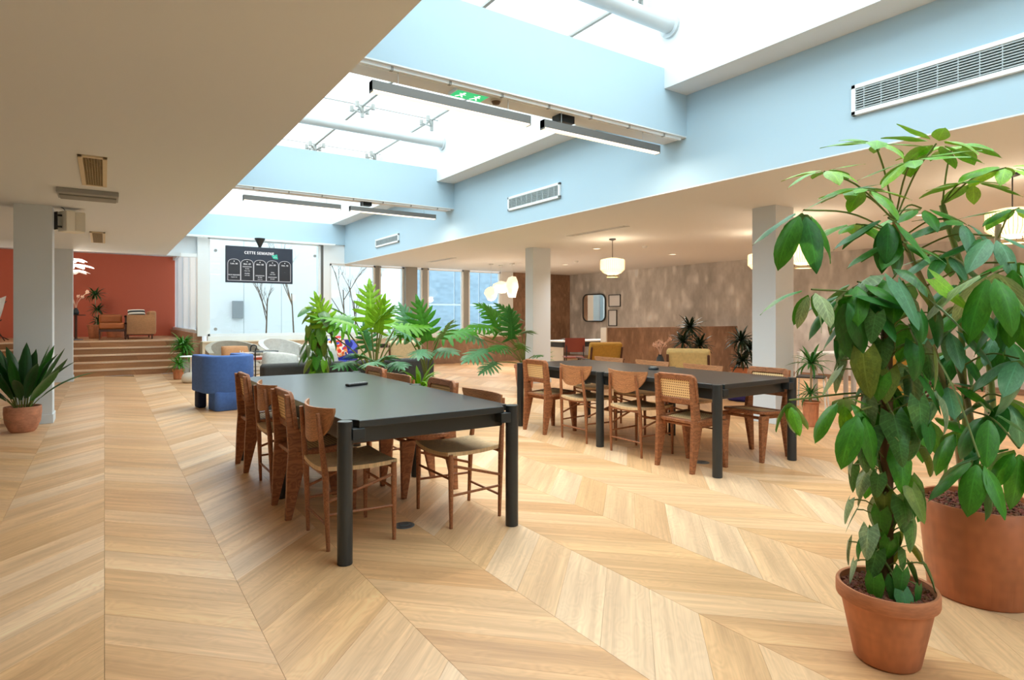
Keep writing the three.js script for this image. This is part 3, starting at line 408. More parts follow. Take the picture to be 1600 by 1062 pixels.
// the leaf pendant is the only lamp of that lounge
// ---------------------------------------------------------------- vents, signs, screen
function ventSlats(W, H, n, m, parent, depth = 0.02) { const o = mesh('slats', join([...Array.from({ length: n }, (_, k) => box(-W / 2, W / 2, -H / 2 + (k + 0.5) * H / n - H / n * 0.18, -H / 2 + (k + 0.5) * H / n + H / n * 0.18, -0.01, -0.01 + depth)), ...Array.from({ length: Math.round(W / 0.13) }, (_, k) => box(-W / 2 + (k + 0.5) * 0.13 - 0.003, -W / 2 + (k + 0.5) * 0.13 + 0.003, -H / 2, H / 2, -0.012, -0.012 + depth))]), m, parent); o.userData.kind = 'stuff'; }
function wallVent(z0, z1, y0, y1, label) {
  const W = Math.abs(z1 - z0), H = y1 - y0, t = thing('wall_grille', label, 'vent', [XR - 0.02, (y0 + y1) / 2, (z0 + z1) / 2], -Math.PI / 2, 'air grilles in the blue wall'), b = 0.035;
  mesh('frame', join([rbox(-W / 2, W / 2, H / 2 - b, H / 2, -0.02, 0.012, 0.004), rbox(-W / 2, W / 2, -H / 2, -H / 2 + b, -0.02, 0.012, 0.004), rbox(-W / 2, -W / 2 + b, -H / 2, H / 2, -0.02, 0.012, 0.004), rbox(W / 2 - b, W / 2, -H / 2, H / 2, -0.02, 0.012, 0.004)]), M.frame, t);
  mesh('duct', duct(W - 2 * b, H - 2 * b, 0.45).translate(0, 0, -0.02), M.duct, t); ventSlats(W - 2 * b, H - 2 * b, 9, mat(0xb9c2c4, 0.5), t);
}
wallVent(...WALL_GRILLES[0], 'long white air grille in the blue wall above the big plants'); wallVent(...WALL_GRILLES[1], 'white air grille in the blue wall between the two beams'); wallVent(...WALL_GRILLES[2], 'small white air grille in the blue wall near the windows');
function ceilingGrille(x0, x1, z0, z1, label) {
  const W = x1 - x0, D = Math.abs(z1 - z0), t = thing('ceiling_grille', label, 'vent', [(x0 + x1) / 2, HC, (z0 + z1) / 2]), b = 0.035, m = mat(0xd9c8a8, 0.6);
  mesh('frame', join([rbox(-W / 2, W / 2, -0.018, 0, D / 2 - b, D / 2, 0.004), rbox(-W / 2, W / 2, -0.018, 0, -D / 2, -D / 2 + b, 0.004), rbox(-W / 2, -W / 2 + b, -0.018, 0, -D / 2, D / 2, 0.004), rbox(W / 2 - b, W / 2, -0.018, 0, -D / 2, D / 2, 0.004)]), m, t);
  mesh('duct', duct(W - 2 * b, D - 2 * b, 0.4).rotateX(Math.PI / 2), M.duct, t);
  const n = Math.round((D - 2 * b) / 0.045), q = Math.round((W - 2 * b) / 0.02), o = mesh('slats', join([...Array.from({ length: n }, (_, k) => box(-W / 2 + b, W / 2 - b, -0.015, -0.006, -D / 2 + b + (k + 0.4) * 0.045, -D / 2 + b + (k + 0.4) * 0.045 + 0.012)), ...Array.from({ length: q }, (_, k) => box(-W / 2 + b + k * 0.02, -W / 2 + b + k * 0.02 + 0.005, -0.015, -0.006, -D / 2 + b, D / 2 - b))]), mat(0xa38f69, 0.6), t); o.userData.kind = 'stuff';
}
ceilingGrille(...AISLE_GRILLES[0], 'beige framed ceiling grille in front of the slim air unit'); ceilingGrille(...AISLE_GRILLES[1], 'small beige ceiling grille near the red lounge');
{
  const t = thing('slim_air_unit', 'long slim grey unit fixed under the aisle ceiling', 'air unit', [-0.14, HC, -8.1]);
  mesh('body', rbox(-0.28, 0.27, -0.05, 0, -0.2, 0.22, 0.006), M.greyMetal, t); mesh('lower_lip', rbox(-0.26, 0.25, -0.065, -0.05, -0.16, 0.1, 0.004), mat(0x8a8880, 0.6), t);
  const s = thing('column_speaker', 'white box speaker bracketed to the column top', 'speaker', [-0.35, 2.36, -9.4], 0.5);
  mesh('cabinet', rbox(-0.1, 0.12, 0, 0.26, -0.1, 0.1, 0.012), mat(0xe6e0d2, 0.6), s); mesh('grille', rbox(0.0, 0.115, 0.015, 0.245, 0.095, 0.106, 0.004), mat(0xd2ccbd, 0.8), s); mesh('bracket', join([rod(V(-0.1, 0.2, 0), V(-0.16, 0.2, -0.02), 0.012), rod(V(-0.1, 0.06, 0), V(-0.16, 0.06, -0.02), 0.012), box(-0.165, -0.155, 0.02, 0.24, -0.05, 0.02)]), M.dark, s); mesh('cable', tube([V(-0.06, 0.26, 0), V(-0.1, 0.29, 0.02), V(-0.1, 0.3, -0.02)], 0.005, 10, 5), M.dark, s);
}
for (const [x, z, L, w] of [[...SLOTS[0], 'before the ribbed lantern'], [...SLOTS[1], 'near the windows']]) { const t = thing('slot_diffuser', `slim slot air diffuser in the cafe ceiling ${w}`, 'vent', [x, HC, z]); mesh('frame', join([box(-0.06, -0.045, -0.008, 0, -L / 2, L / 2), box(0.045, 0.06, -0.008, 0, -L / 2, L / 2), box(-0.06, 0.06, -0.008, 0, -L / 2, -L / 2 + 0.015), box(-0.06, 0.06, -0.008, 0, L / 2 - 0.015, L / 2)]), M.frame, t); mesh('duct', duct(0.09, L - 0.03, 0.3).rotateX(Math.PI / 2), M.duct, t); mesh('blade', box(-0.006, 0.006, -0.008, -0.002, -L / 2, L / 2), M.frame, t); }
{
  const t = thing('exit_sign', 'green lit exit sign under the blue beam', 'exit sign', [2.57, 3.175, -4.46]);
  mesh('housing', rbox(-0.16, 0.16, 0, 0.025, -0.08, 0.08, 0.004), M.frame, t);
  const c = document.createElement('canvas'); c.width = 256; c.height = 128; const k = c.getContext('2d'); k.fillStyle = '#1fae6c'; k.fillRect(0, 0, 256, 128); k.fillStyle = '#ffffff';
  for (const o of [30, 150]) { k.beginPath(); k.arc(o + 42, 32, 11, 0, 7); k.fill(); k.save(); k.translate(o + 36, 66); k.rotate(0.25); k.fillRect(-9, -24, 20, 40); k.restore(); k.fillRect(o + 10, 44, 26, 9); k.fillRect(o + 40, 58, 28, 8); k.save(); k.translate(o + 30, 80); k.rotate(0.6); k.fillRect(-7, 0, 13, 40); k.restore(); k.save(); k.translate(o + 42, 80); k.rotate(-0.6); k.fillRect(-7, 0, 13, 38); k.restore(); }
  const tx = new THREE.CanvasTexture(c); tx.colorSpace = THREE.SRGBColorSpace;
  mesh('sign_face', new THREE.PlaneGeometry(0.3, 0.15).rotateX(Math.PI / 2).translate(0, -0.001, 0), new THREE.MeshStandardMaterial({ color: 0xffffff, map: tx, emissive: 0xffffff, emissiveMap: tx, emissiveIntensity: 0.6, roughness: 0.5 }), t);
  const d = thing('motion_sensor', 'small brown sensor next to the green exit sign', 'sensor', [2.84, 3.19, -4.46]); mesh('base', new THREE.CylinderGeometry(0.05, 0.05, 0.015, 20).translate(0, 0, 0), M.beige, d); mesh('lens', lathe([[0.04, -0.007], [0.03, -0.03], [0, -0.036]], 16), mat(0x6a4a32, 0.5), d);
}
{
  const t = thing('hanging_display', 'black wide display with weekly programme hung before the glass screen', 'screen', [3.02, 2.51, -15.02]);
  mesh('casing', rbox(-0.74, 0.74, -0.42, 0.42, -0.05, 0, 0.008), M.dark, t);
  const c = document.createElement('canvas'); c.width = 1024; c.height = 576; const k = c.getContext('2d'); k.fillStyle = '#232a3a'; k.fillRect(0, 0, 1024, 576); k.fillStyle = '#fff'; k.textAlign = 'center'; k.font = 'bold 62px sans-serif'; k.fillText('CETTE SEMAINE', 500, 112);
  k.fillStyle = '#39c6a4'; k.beginPath(); k.moveTo(690, 120); k.lineTo(780, 95); k.lineTo(795, 178); k.lineTo(720, 170); k.fill(); k.strokeStyle = '#fff'; k.lineWidth = 5; k.beginPath(); k.moveTo(725, 150); k.quadraticCurveTo(750, 130, 775, 150); k.stroke();
  const days = ['Lun. 06', 'Mar. 07', 'Mer. 08', 'Jeu. 09', 'Ven. 10'], txt = [[[470, 26, 'PETIT DEJEUNER'], [505, 22, 'Espace 1er']], [[330, 24, 'DEGUSTATION'], [362, 22, 'DE VIN'], [396, 20, 'Espace 18h'], [440, 24, 'PILATES'], [470, 18, 'Salle 12h30']], [[470, 24, 'DEGUSTATION'], [500, 24, 'DE THE'], [530, 18, 'Espace 16h']], [[410, 24, 'YOGA'], [440, 20, 'Salle 12h30'], [490, 24, 'DEGUSTATION'], [520, 22, 'DE CAFE']], [[400, 22, '-']]];
  days.forEach((d, i) => { const x0 = 22 + i * 197, w = 188; k.strokeStyle = '#fff'; k.lineWidth = 5; k.fillStyle = '#1d1d24'; k.beginPath(); k.moveTo(x0, 552); k.lineTo(x0, 290); k.quadraticCurveTo(x0, 205, x0 + w / 2, 205); k.quadraticCurveTo(x0 + w, 205, x0 + w, 290); k.lineTo(x0 + w, 552); k.closePath(); k.fill(); k.stroke(); k.fillStyle = '#fff'; k.beginPath(); k.arc(x0 + w / 2, 240, 8, 0, 7); k.fill(); k.font = 'bold 32px sans-serif'; k.fillText(d, x0 + w / 2, 290); for (const [y, s, q] of txt[i]) { k.font = `bold ${s - 4}px sans-serif`; k.fillText(q, x0 + w / 2, y, w - 16); } });
  const tx = new THREE.CanvasTexture(c); tx.colorSpace = THREE.SRGBColorSpace;
  mesh('screen', new THREE.PlaneGeometry(1.45, 0.81).translate(0, 0, 0.002), new THREE.MeshStandardMaterial({ color: 0x202020, emissive: 0xffffff, emissiveMap: tx, emissiveIntensity: 0.55, roughness: 0.25 }), t);
  mesh('ceiling_mount', join([new THREE.CylinderGeometry(0.12, 0.04, 0.18, 16).translate(0, 0.54, -0.025), rod(V(0, 0.3, -0.05), V(0, 0.48, -0.03), 0.035)]), M.dark, t);
}

// ---------------------------------------------------------------- lounge furniture
function cushion(w, h, d) { return sheet((u, v) => { const x = (u - 0.5) * 2, y = (v - 0.5) * 2; return V(x * w / 2 * (1 - 0.06 * y * y), y * h / 2 * (1 - 0.06 * x * x), 0); }, 12, 12, (u, v) => { const x = (u - 0.5) * 2, y = (v - 0.5) * 2; return V(0, 0, 0.006 + d / 2 * Math.pow(Math.max(0, (1 - x ** 4) * (1 - y ** 4)), 0.45)); }); }
{ // blue tub chair, its back to the aisle
  const t = thing('tub_armchair', 'cobalt blue rounded tub armchair standing alone by the aisle', 'armchair', [1.44, 0, -9.5], 0.15);
  const U = (w, d, th) => { const s = new THREE.Shape(), r = 0.24, q = r - th; s.moveTo(-w, -d); s.lineTo(-w, d - r); s.absarc(-w + r, d - r, r, Math.PI, Math.PI / 2, true); s.lineTo(w - r, d); s.absarc(w - r, d - r, r, Math.PI / 2, 0, true); s.lineTo(w, -d); s.lineTo(w - th, -d); s.lineTo(w - th, d - r); s.absarc(w - r, d - r, q, 0, Math.PI / 2, false); s.lineTo(-w + r, d - th); s.absarc(-w + r, d - r, q, Math.PI / 2, Math.PI, false); s.lineTo(-w + th, -d); return s; };
  mesh('shell', metreUV(smooth(new THREE.ExtrudeGeometry(U(0.325, 0.34, 0.13), { depth: 0.47, bevelEnabled: true, bevelSize: 0.02, bevelThickness: 0.025, bevelSegments: 3, curveSegments: 10 }).rotateX(-Math.PI / 2).scale(1, 1, -1).translate(0, 0.265, 0), 0.6).scale(1, 1, 1), 0.4), M.blueFabric, t);
  mesh('back_skirt', metreUV(smooth(new THREE.ExtrudeGeometry((() => { const s = new THREE.Shape(), r = 0.24; s.moveTo(-0.22, 0.05); s.lineTo(-0.22, 0.1); s.lineTo(-0.22, 0.285); s.absarc(-0.16, 0.285, 0.06, Math.PI, Math.PI / 2, true); s.lineTo(0.33 - r, 0.345); s.absarc(0.33 - r, 0.345 - r, r, Math.PI / 2, 0, true); s.lineTo(0.33, -0.2); s.lineTo(0.2, -0.2); s.lineTo(0.2, 0.05); return s; })(), { depth: 0.24, bevelEnabled: true, bevelSize: 0.015, bevelThickness: 0.01, bevelSegments: 2, curveSegments: 8 }).rotateX(-Math.PI / 2).scale(1, 1, -1).translate(0, 0.012, 0), 0.6), 0.4), M.blueFabric, t);
  mesh('seat_cushion', metreUV(rbox(-0.2, 0.2, 0.26, 0.42, -0.36, 0.2, 0.04, 3), 0.4), M.blueFabric, t);
  for (const x of [-0.26, 0.26]) mesh('leg', rbox(x - 0.06, x + 0.06, 0, 0.25, -0.34, -0.16, 0.03, 2), M.navy, t);
}
function sofaModule(x0, x1, label) {
  const w = x1 - x0, t = thing('sofa_module', label, 'sofa', [(x0 + x1) / 2, 0, -8.62], 0, 'dark grey sofa modules by the lobed plants');
  mesh('backrest', metreUV(rbox(-w / 2, w / 2, 0.07, 0.685, 0.2, 0.44, 0.05, 3), 0.4), M.greyFabric, t); mesh('seat', metreUV(rbox(-w / 2, w / 2, 0.07, 0.26, -0.46, 0.22, 0.04, 3), 0.4), M.greyFabric, t); mesh('seat_cushion', metreUV(rbox(-w / 2 + 0.01, w / 2 - 0.01, 0.26, 0.42, -0.46, 0.2, 0.05, 3), 0.4), M.greyFabric, t);
  for (const x of [-w / 2 + 0.1, w / 2 - 0.1]) for (const z of [-0.4, 0.36]) mesh('leg', new THREE.CylinderGeometry(0.025, 0.02, 0.08, 12).translate(x, 0.04, z), M.dark, t);
}
sofaModule(1.68, 2.79, 'dark grey sofa module carrying the pillow pair'); sofaModule(2.81, 4.12, 'dark grey sofa module behind the lobed leaf plants');
for (const [x, y, z, w, h, tilt, roll, l] of [[2.56, 0.7, -8.75, 0.56, 0.46, -0.35, 0.05, 'large plump white pillow on the dark sofa'], [2.02, 0.63, -8.72, 0.5, 0.38, -0.45, -0.12, 'flatter grey-white pillow slumped beside the plump one']]) { const o = mesh(numbered('sofa_pillow'), metreUV(cushion(w, h, 0.22), 0.4), M.whiteFabric); o.position.set(x, y, z); o.rotation.set(tilt, 0.1, roll); scene.add(tag(o, l, 'pillow')); }
function loungeChair(x, z, turn, m, label, w = 0.78) {
  const t = thing('lounge_chair', label, 'armchair', [x, 0, z], turn);
  mesh('back', metreUV(sheet((u, v) => { const a = (u - 0.5) * 3.5; return V(Math.sin(a) * w / 2, 0.3 + v * (0.30 + 0.24 * Math.cos(a * 0.8)), 0.05 - Math.cos(a) * w / 2); }, 24, 6, (u) => { const a = (u - 0.5) * 3.5; return V(Math.sin(a) * 0.05, 0, -Math.cos(a) * 0.05); }), 0.4), m, t);
  mesh('seat', metreUV(lathe([[0, 0.2], [w / 2 - 0.05, 0.2], [w / 2 - 0.02, 0.24], [w / 2 - 0.02, 0.38], [w / 2 - 0.07, 0.43], [0, 0.44]], 28), 0.4), m, t);
  for (const [a, b] of [[-1, -1], [1, -1], [-1, 1], [1, 1]]) mesh('leg', rod(V(a * w * 0.32, 0, b * w * 0.32), V(a * w * 0.27, 0.22, b * w * 0.27), 0.014, 0.02), M.walnutDark, t);
  return t;
}
loungeChair(2.05, -12.4, 0.2, M.beigeFabric, 'greige rounded lounge chair below the hanging display', 0.95);
loungeChair(3.85, -11.9, -0.9, mat(0x3c46b8, 0.7, { map: fabricTex }), 'violet blue lounge chair holding the floral pillow', 0.72);
loungeChair(3.1, -13.2, 0.4, M.whiteFabric, 'off-white rounded lounge chair before the frosty glass', 0.9);
{ const o = mesh('tan_pillow', metreUV(cushion(0.5, 0.3, 0.14), 0.4), M.tan); o.position.set(2.02, 0.62, -12.2); o.rotation.set(-0.35, 0.2, 0.05); scene.add(tag(o, 'tan pillow on the greige lounge chair', 'pillow'));
  const p = mesh('floral_pillow', cushion(0.42, 0.42, 0.16), M.floral); p.position.set(3.74, 0.7, -11.72); p.rotation.set(-0.25, -0.5, 0.2); scene.add(tag(p, 'red and blue floral pillow on the violet chair', 'pillow')); }
function frameChair(x, z, turn, m, label, seatY = 0.4) {               // wooden easy chair with loose cushions, faces +z
  const t = thing('easy_chair', label, 'armchair', [x, 0, z], turn), wd = M.walnutDark;
  for (const s of [-1, 1]) { mesh('leg', rod(V(s * 0.32, 0, 0.28), V(s * 0.32, 0.55, 0.26), 0.016, 0.02), wd, t); mesh('leg', rod(V(s * 0.32, 0, -0.34), V(s * 0.32, 0.58, -0.3), 0.016, 0.02), wd, t); mesh('armrest', rbox(s * 0.32 - 0.03, s * 0.32 + 0.03, 0.55, 0.575, -0.32, 0.33, 0.008), wd, t); mesh('side_rail', rod(V(s * 0.32, 0.3, -0.32), V(s * 0.32, 0.33, 0.27), 0.016), wd, t); mesh('back_post', rod(V(s * 0.27, 0.28, -0.25), V(s * 0.27, 0.78, -0.42), 0.018), wd, t); }
  mesh('cross_rail', rod(V(-0.32, 0.33, 0.27), V(0.32, 0.33, 0.27), 0.015), wd, t); mesh('cross_rail', rod(V(-0.32, 0.3, -0.3), V(0.32, 0.3, -0.3), 0.015), wd, t);
  mesh('seat_cushion', metreUV(rbox(-0.29, 0.29, -0.07, 0.07, -0.3, 0.3, 0.04, 3), 0.4).rotateX(-0.08).translate(0, 0.40, 0), m, t);
  mesh('back_cushion', metreUV(rbox(-0.29, 0.29, -0.25, 0.25, -0.06, 0.06, 0.04, 3), 0.4).rotateX(-0.32).translate(0, 0.62, -0.28), m, t);
  for (const k of [-0.1, 0.1]) mesh('tuft_seam', rbox(-0.285, 0.285, k - 0.004, k + 0.004, 0.055, 0.062, 0.002, 1).rotateX(-0.32).translate(0, 0.62, -0.28), M.walnutLight, t);
  return t;
}
frameChair(4.75, -10.6, 2.6, M.cream, 'cream cushioned easy chair behind the dark sofa'); frameChair(7.32, -8.05, 2.7, M.mustard, 'yellow easy chair beyond the black puck table'); frameChair(6.95, -5.75, 2.2, mat(0xecc985, 0.9, { map: fabricTex }), 'pale yellow easy chair behind the black puck table'); frameChair(7.8, -3.42, 2.0, M.mustard, 'mustard easy chair behind the climbing plant');
{ const t = thing('wire_stand', 'white wire magazine stand with a rust red shelf', 'stand', [2.15, 0, -11.2]); for (const [x, z] of [[-0.2, -0.12], [0.2, -0.12], [-0.2, 0.12], [0.2, 0.12]]) mesh('upright', rod(V(x, 0, z), V(x, 0.72, z), 0.006, 0.006, 6), M.frame, t); for (let k = 0; k < 9; k++) { const y = 0.12 + k * 0.07; mesh('wire', join([rod(V(-0.2, y, 0.12), V(0.2, y, 0.12), 0.005, 0.005, 5), rod(V(-0.2, y, -0.12), V(0.2, y, -0.12), 0.005, 0.005, 5), rod(V(-0.2, y, -0.12), V(-0.2, y, 0.12), 0.005, 0.005, 5), rod(V(0.2, y, -0.12), V(0.2, y, 0.12), 0.005, 0.005, 5)]), M.frame, t); } mesh('shelf', rbox(-0.2, 0.2, 0.56, 0.61, -0.12, 0.12, 0.005), M.redBoard, t);
  const s = thing('hook_table', 'small black side table with a hooked pole handle', 'side table', [2.06, 0, -10.6]); mesh('top', lathe([[0, 0.72], [0.2, 0.72], [0.2, 0.735], [0, 0.735]], 28).translate(0.16, 0, 0), M.dark, s); mesh('pole', tube([V(0, 0, 0), V(0, 0.4, 0), V(0, 0.76, 0), V(0.02, 0.81, 0), V(-0.04, 0.84, 0), V(-0.075, 0.8, 0), V(-0.075, 0.74, 0)], 0.011, 40, 8), M.dark, s); mesh('foot', lathe([[0, 0], [0.15, 0], [0.15, 0.012], [0, 0.016]], 28), M.dark, s); }
{ const t = thing('pebble_table', 'white round side table on a pebble foot by the steps', 'side table', [1.42, 0, -13.5]); mesh('top', lathe([[0, 0.51], [0.19, 0.51], [0.2, 0.518], [0.19, 0.526], [0, 0.526]], 28), M.frame, t); mesh('pole', rod(V(0, 0.15, 0), V(0, 0.51, 0), 0.016), M.frame, t); mesh('foot', lathe([[0, 0], [0.13, 0], [0.165, 0.04], [0.165, 0.11], [0.14, 0.17], [0.07, 0.2], [0, 0.205]], 28), mat(0xe6dfd2, 0.7), t); }
// red lounge
{ const Y = 0.735;
  const s = thing('tan_sofa', 'tan upholstered sofa on dark legs before the red wall', 'sofa', [0.78, Y, -18.5]); mesh('side_panel', metreUV(rbox(-0.32, 0.32, 0.12, 0.62, 0.3, 0.4, 0.02), 0.4), M.tan, s); mesh('seat', metreUV(rbox(-0.3, 0.32, 0.14, 0.4, -1.1, 0.3, 0.04), 0.4), M.tan, s); mesh('backrest', metreUV(rbox(0.18, 0.34, 0.14, 0.72, -1.1, 0.3, 0.05), 0.4), M.tan, s); for (const [x, z] of [[-0.28, 0.34], [0.24, 0.34], [-0.28, -1], [0.24, -1]]) mesh('leg', rod(V(x, 0, z), V(x, 0.13, z), 0.014, 0.018), M.walnutDark, s); mesh('rail', box(-0.3, 0.28, 0.1, 0.125, 0.33, 0.36), M.walnutDark, s);
  const p = mesh('striped_pillow', cushion(0.4, 0.34, 0.16), M.stripe); p.position.set(0.7, Y + 0.6, -18.6); p.rotation.set(-0.3, 0.15, 0.08); scene.add(tag(p, 'black and cream striped pillow on the tan sofa', 'pillow'));
  const a = thing('leather_armchair', 'brown leather armchair with dark wood frame before the red wall', 'armchair', [0.18, Y, -18.2]); mesh('seat_cushion', rbox(-0.3, 0.24, 0.26, 0.42, -0.3, 0.3, 0.05, 3), M.leather, a); mesh('back_cushion', rbox(-0.3, 0.2, 0.4, 0.63, -0.36, -0.2, 0.06, 3), M.leather, a); mesh('frame', join([box(-0.3, 0.27, 0.2, 0.26, 0.27, 0.31), box(-0.3, 0.27, 0.2, 0.26, -0.34, -0.3), box(0.24, 0.28, 0.2, 0.6, 0.27, 0.31), box(0.24, 0.28, 0.56, 0.6, -0.34, 0.31), box(0.24, 0.28, 0.38, 0.42, -0.34, 0.31)]), M.walnutDark, a); for (const [x, z] of [[-0.28, 0.29], [0.26, 0.29], [-0.28, -0.32], [0.26, -0.32]]) mesh('leg', rod(V(x, 0, z), V(x, 0.2, z), 0.014, 0.02), M.walnutDark, a);
  const v = thing('vase_table', 'small dark round table in the red lounge by the column', 'side table', [-0.58, Y, -18.2]); mesh('top', lathe([[0, 0.6], [0.2, 0.6], [0.2, 0.62], [0, 0.62]], 24), M.walnutDark, v); mesh('pole', rod(V(0, 0, 0), V(0, 0.6, 0), 0.03), M.walnutDark, v); mesh('foot', lathe([[0, 0], [0.15, 0], [0.14, 0.02], [0, 0.03]], 24), M.outGrey, v);
  const b = thing('sling_chair', 'white sling chair at the edge of the red lounge', 'chair', [-2.3, Y, -18.8]); mesh('sling', sheet((u, w) => V(0.05 + 0.38 * (u - 0.5) * (0.6 + 0.7 * w), 0.35 + 0.6 * w * w + 0.25 * Math.abs(u - 0.5) * w, 0.3 - 0.75 * w), 10, 8, V(0, 0.006, 0)), M.whiteFabric, b); mesh('frame', join([rod(V(-0.35, 0, 0.3), V(0.3, 0.95, -0.45), 0.012), rod(V(0.35, 0, 0.3), V(-0.25, 0.95, -0.45), 0.012), rod(V(-0.35, 0, -0.4), V(0.3, 0.5, 0.35), 0.012), rod(V(0.35, 0, -0.4), V(-0.3, 0.5, 0.35), 0.012)]), M.walnutDark, b); }
// cafe side
{ const p = struct('wall_partition', metreUV(box(8.37, XWALL_R, 0, 1.08, -9.0, -9.14), 2.2), M.brown, 'low brown plaster partition before the grey wall'); mesh('end_cap', box(8.34, 8.37, 0, 1.085, -8.99, -9.15), M.beige, p);
  const m = thing('rounded_mirror', 'tall rounded mirror in a black rim on the grey wall', 'mirror', [XWALL_R - 0.1, 1.58, -14.0], -1.38); const rr = (w, h, r) => { const s = new THREE.Shape(); s.moveTo(-w + r, -h); s.lineTo(w - r, -h); s.absarc(w - r, -h + r, r, -Math.PI / 2, 0); s.lineTo(w, h - r); s.absarc(w - r, h - r, r, 0, Math.PI / 2); s.lineTo(-w + r, h); s.absarc(-w + r, h - r, r, Math.PI / 2, Math.PI); s.lineTo(-w, -h + r); s.absarc(-w + r, -h + r, r, Math.PI, Math.PI * 1.5); return s; };
  mesh('mirror_glass', new THREE.ExtrudeGeometry(rr(0.41, 0.4, 0.16), { depth: 0.01, bevelEnabled: false }).translate(0, 0, 0.004), M.mirror, m); { const s = rr(0.44, 0.43, 0.18); s.holes.push(rr(0.405, 0.395, 0.155)); mesh('rim', new THREE.ExtrudeGeometry(s, { depth: 0.03, bevelEnabled: false }), M.dark, m); }
  for (const [y, z, w, h, l] of [[1.785, -13.2, 0.25, 0.18, 'upper pale picture in thin black frame beside the mirror'], [1.27, -13.28, 0.18, 0.24, 'lower narrow picture in thin black frame beside the mirror']]) { const f = thing('framed_picture', l, 'picture', [XWALL_R - 0.002, y, z], -Math.PI / 2); mesh('frame', join([box(-w, w, h - 0.02, h, 0, 0.025), box(-w, w, -h, -h + 0.02, 0, 0.025), box(-w, -w + 0.02, -h, h, 0, 0.025), box(w - 0.02, w, -h, h, 0, 0.025)]), M.dark, f); mesh('print', box(-w + 0.02, w - 0.02, -h + 0.02, h - 0.02, 0.004, 0.01), M.paper, f); }
  const d = thing('wall_desk', 'white topped desk with dark underside near the mirror', 'desk', [9.5, 0, -11.1]); mesh('top', rbox(-0.85, 0.85, 0.72, 0.75, -0.3, 0.3, 0.004), M.frame, d); mesh('apron', box(-0.82, 0.82, 0.6, 0.72, -0.28, 0.28), M.dark, d); for (const x of [-0.8, 0.8]) mesh('leg_panel', box(x - 0.02, x + 0.02, 0, 0.6, -0.28, 0.28), M.beige, d);
  const b = mesh('bowl', lathe([[0, 0.0], [0.08, 0.0], [0.16, 0.03], [0.165, 0.035], [0.15, 0.035], [0.07, 0.012], [0, 0.01]], 24), M.alu); b.position.set(9.05, 0.75, -11.05); scene.add(tag(b, 'flat dark bowl on the white topped desk', 'bowl'));
  const c = thing('desk_chair', 'rust brown chair on dark legs by the white topped desk', 'chair', [8.3, 0, -9.95], 2.6); mesh('backrest', sheet((u, v) => V((u - 0.5) * 0.42, 0.56 + v * 0.3, -0.19 - 0.05 * v + 0.06 * (u - 0.5) ** 2 * 4), 10, 4, V(0, 0, 0.012)), M.redChair, c); mesh('seat', rbox(-0.21, 0.21, 0.43, 0.46, -0.2, 0.2, 0.012), M.redChair, c); for (const [x, z] of [[-1, -1], [1, -1], [-1, 1], [1, 1]]) mesh('leg', rod(V(x * 0.2, 0, z * 0.2), V(x * 0.17, z < 0 ? 0.8 : 0.44, z * 0.17), 0.01, 0.012), M.dark, c);
  const q = thing('pouf', 'low violet pouf beyond the black puck table', 'pouf', [8.3, 0, -5.8]); mesh('body', metreUV(lathe([[0, 0], [0.24, 0], [0.28, 0.04], [0.29, 0.17], [0.27, 0.3], [0.2, 0.34], [0, 0.345]], 32), 0.4), M.plum, q); mesh('piping', new THREE.TorusGeometry(0.272, 0.008, 6, 32).rotateX(Math.PI / 2).translate(0, 0.298, 0), M.navy, q);
  const s = thing('flower_table', 'small dark table under the dried flower vase', 'side table', [7.55, 0, -6.85]); mesh('top', lathe([[0, 0.5], [0.22, 0.5], [0.22, 0.52], [0, 0.52]], 24), M.walnutDark, s); for (const a of [0.3, 2.4, 4.5]) mesh('leg', rod(V(Math.cos(a) * 0.18, 0, Math.sin(a) * 0.18), V(Math.cos(a) * 0.1, 0.5, Math.sin(a) * 0.1), 0.014), M.walnutDark, s);
  const h = thing('high_table', 'white topped grey legged table behind the climbing plant', 'table', [9.3, 0, -4.7]); mesh('top', rbox(-0.5, 0.5, 0.74, 0.77, -0.35, 0.35, 0.005), M.frame, h); for (const [x, z] of [[-0.44, -0.28], [0.44, -0.28], [-0.44, 0.28], [0.44, 0.28]]) mesh('leg', rod(V(x, 0, z), V(x, 0.74, z), 0.035, 0.035, 14), mat(0xb9babb, 0.5), h);
  const w = thing('metal_chair', 'pale grey metal chair beside the white topped grey legged table', 'chair', [8.35, 0, -4.75], 0.4); mesh('backrest', sheet((u, v) => V((u - 0.5) * 0.38, 0.68 + v * 0.12, -0.18 + 0.05 * (u - 0.5) ** 2 * 4), 8, 2, V(0, 0, 0.005)), M.frame, w); mesh('seat', rbox(-0.19, 0.19, 0.44, 0.46, -0.18, 0.18, 0.008), M.dark, w); for (const [x, z] of [[-1, -1], [1, -1], [-1, 1], [1, 1]]) mesh('leg', rod(V(x * 0.2, 0, z * 0.2), V(x * 0.16, z < 0 ? 0.76 : 0.44, z * 0.17), 0.012, 0.012), M.frame, w);
  const k = thing('blue_cushion_stool', 'low blue stool behind the big clay pot', 'stool', [5.35, 0, -0.9]); mesh('seat', metreUV(lathe([[0, 0.3], [0.19, 0.3], [0.21, 0.33], [0.2, 0.38], [0, 0.39]], 28), 0.4), M.blueFabric, k); for (const a of [0.5, 2.1, 3.7, 5.2]) mesh('leg', rod(V(Math.cos(a) * 0.17, 0, Math.sin(a) * 0.17), V(Math.cos(a) * 0.13, 0.31, Math.sin(a) * 0.13), 0.013), M.walnut, k);
}
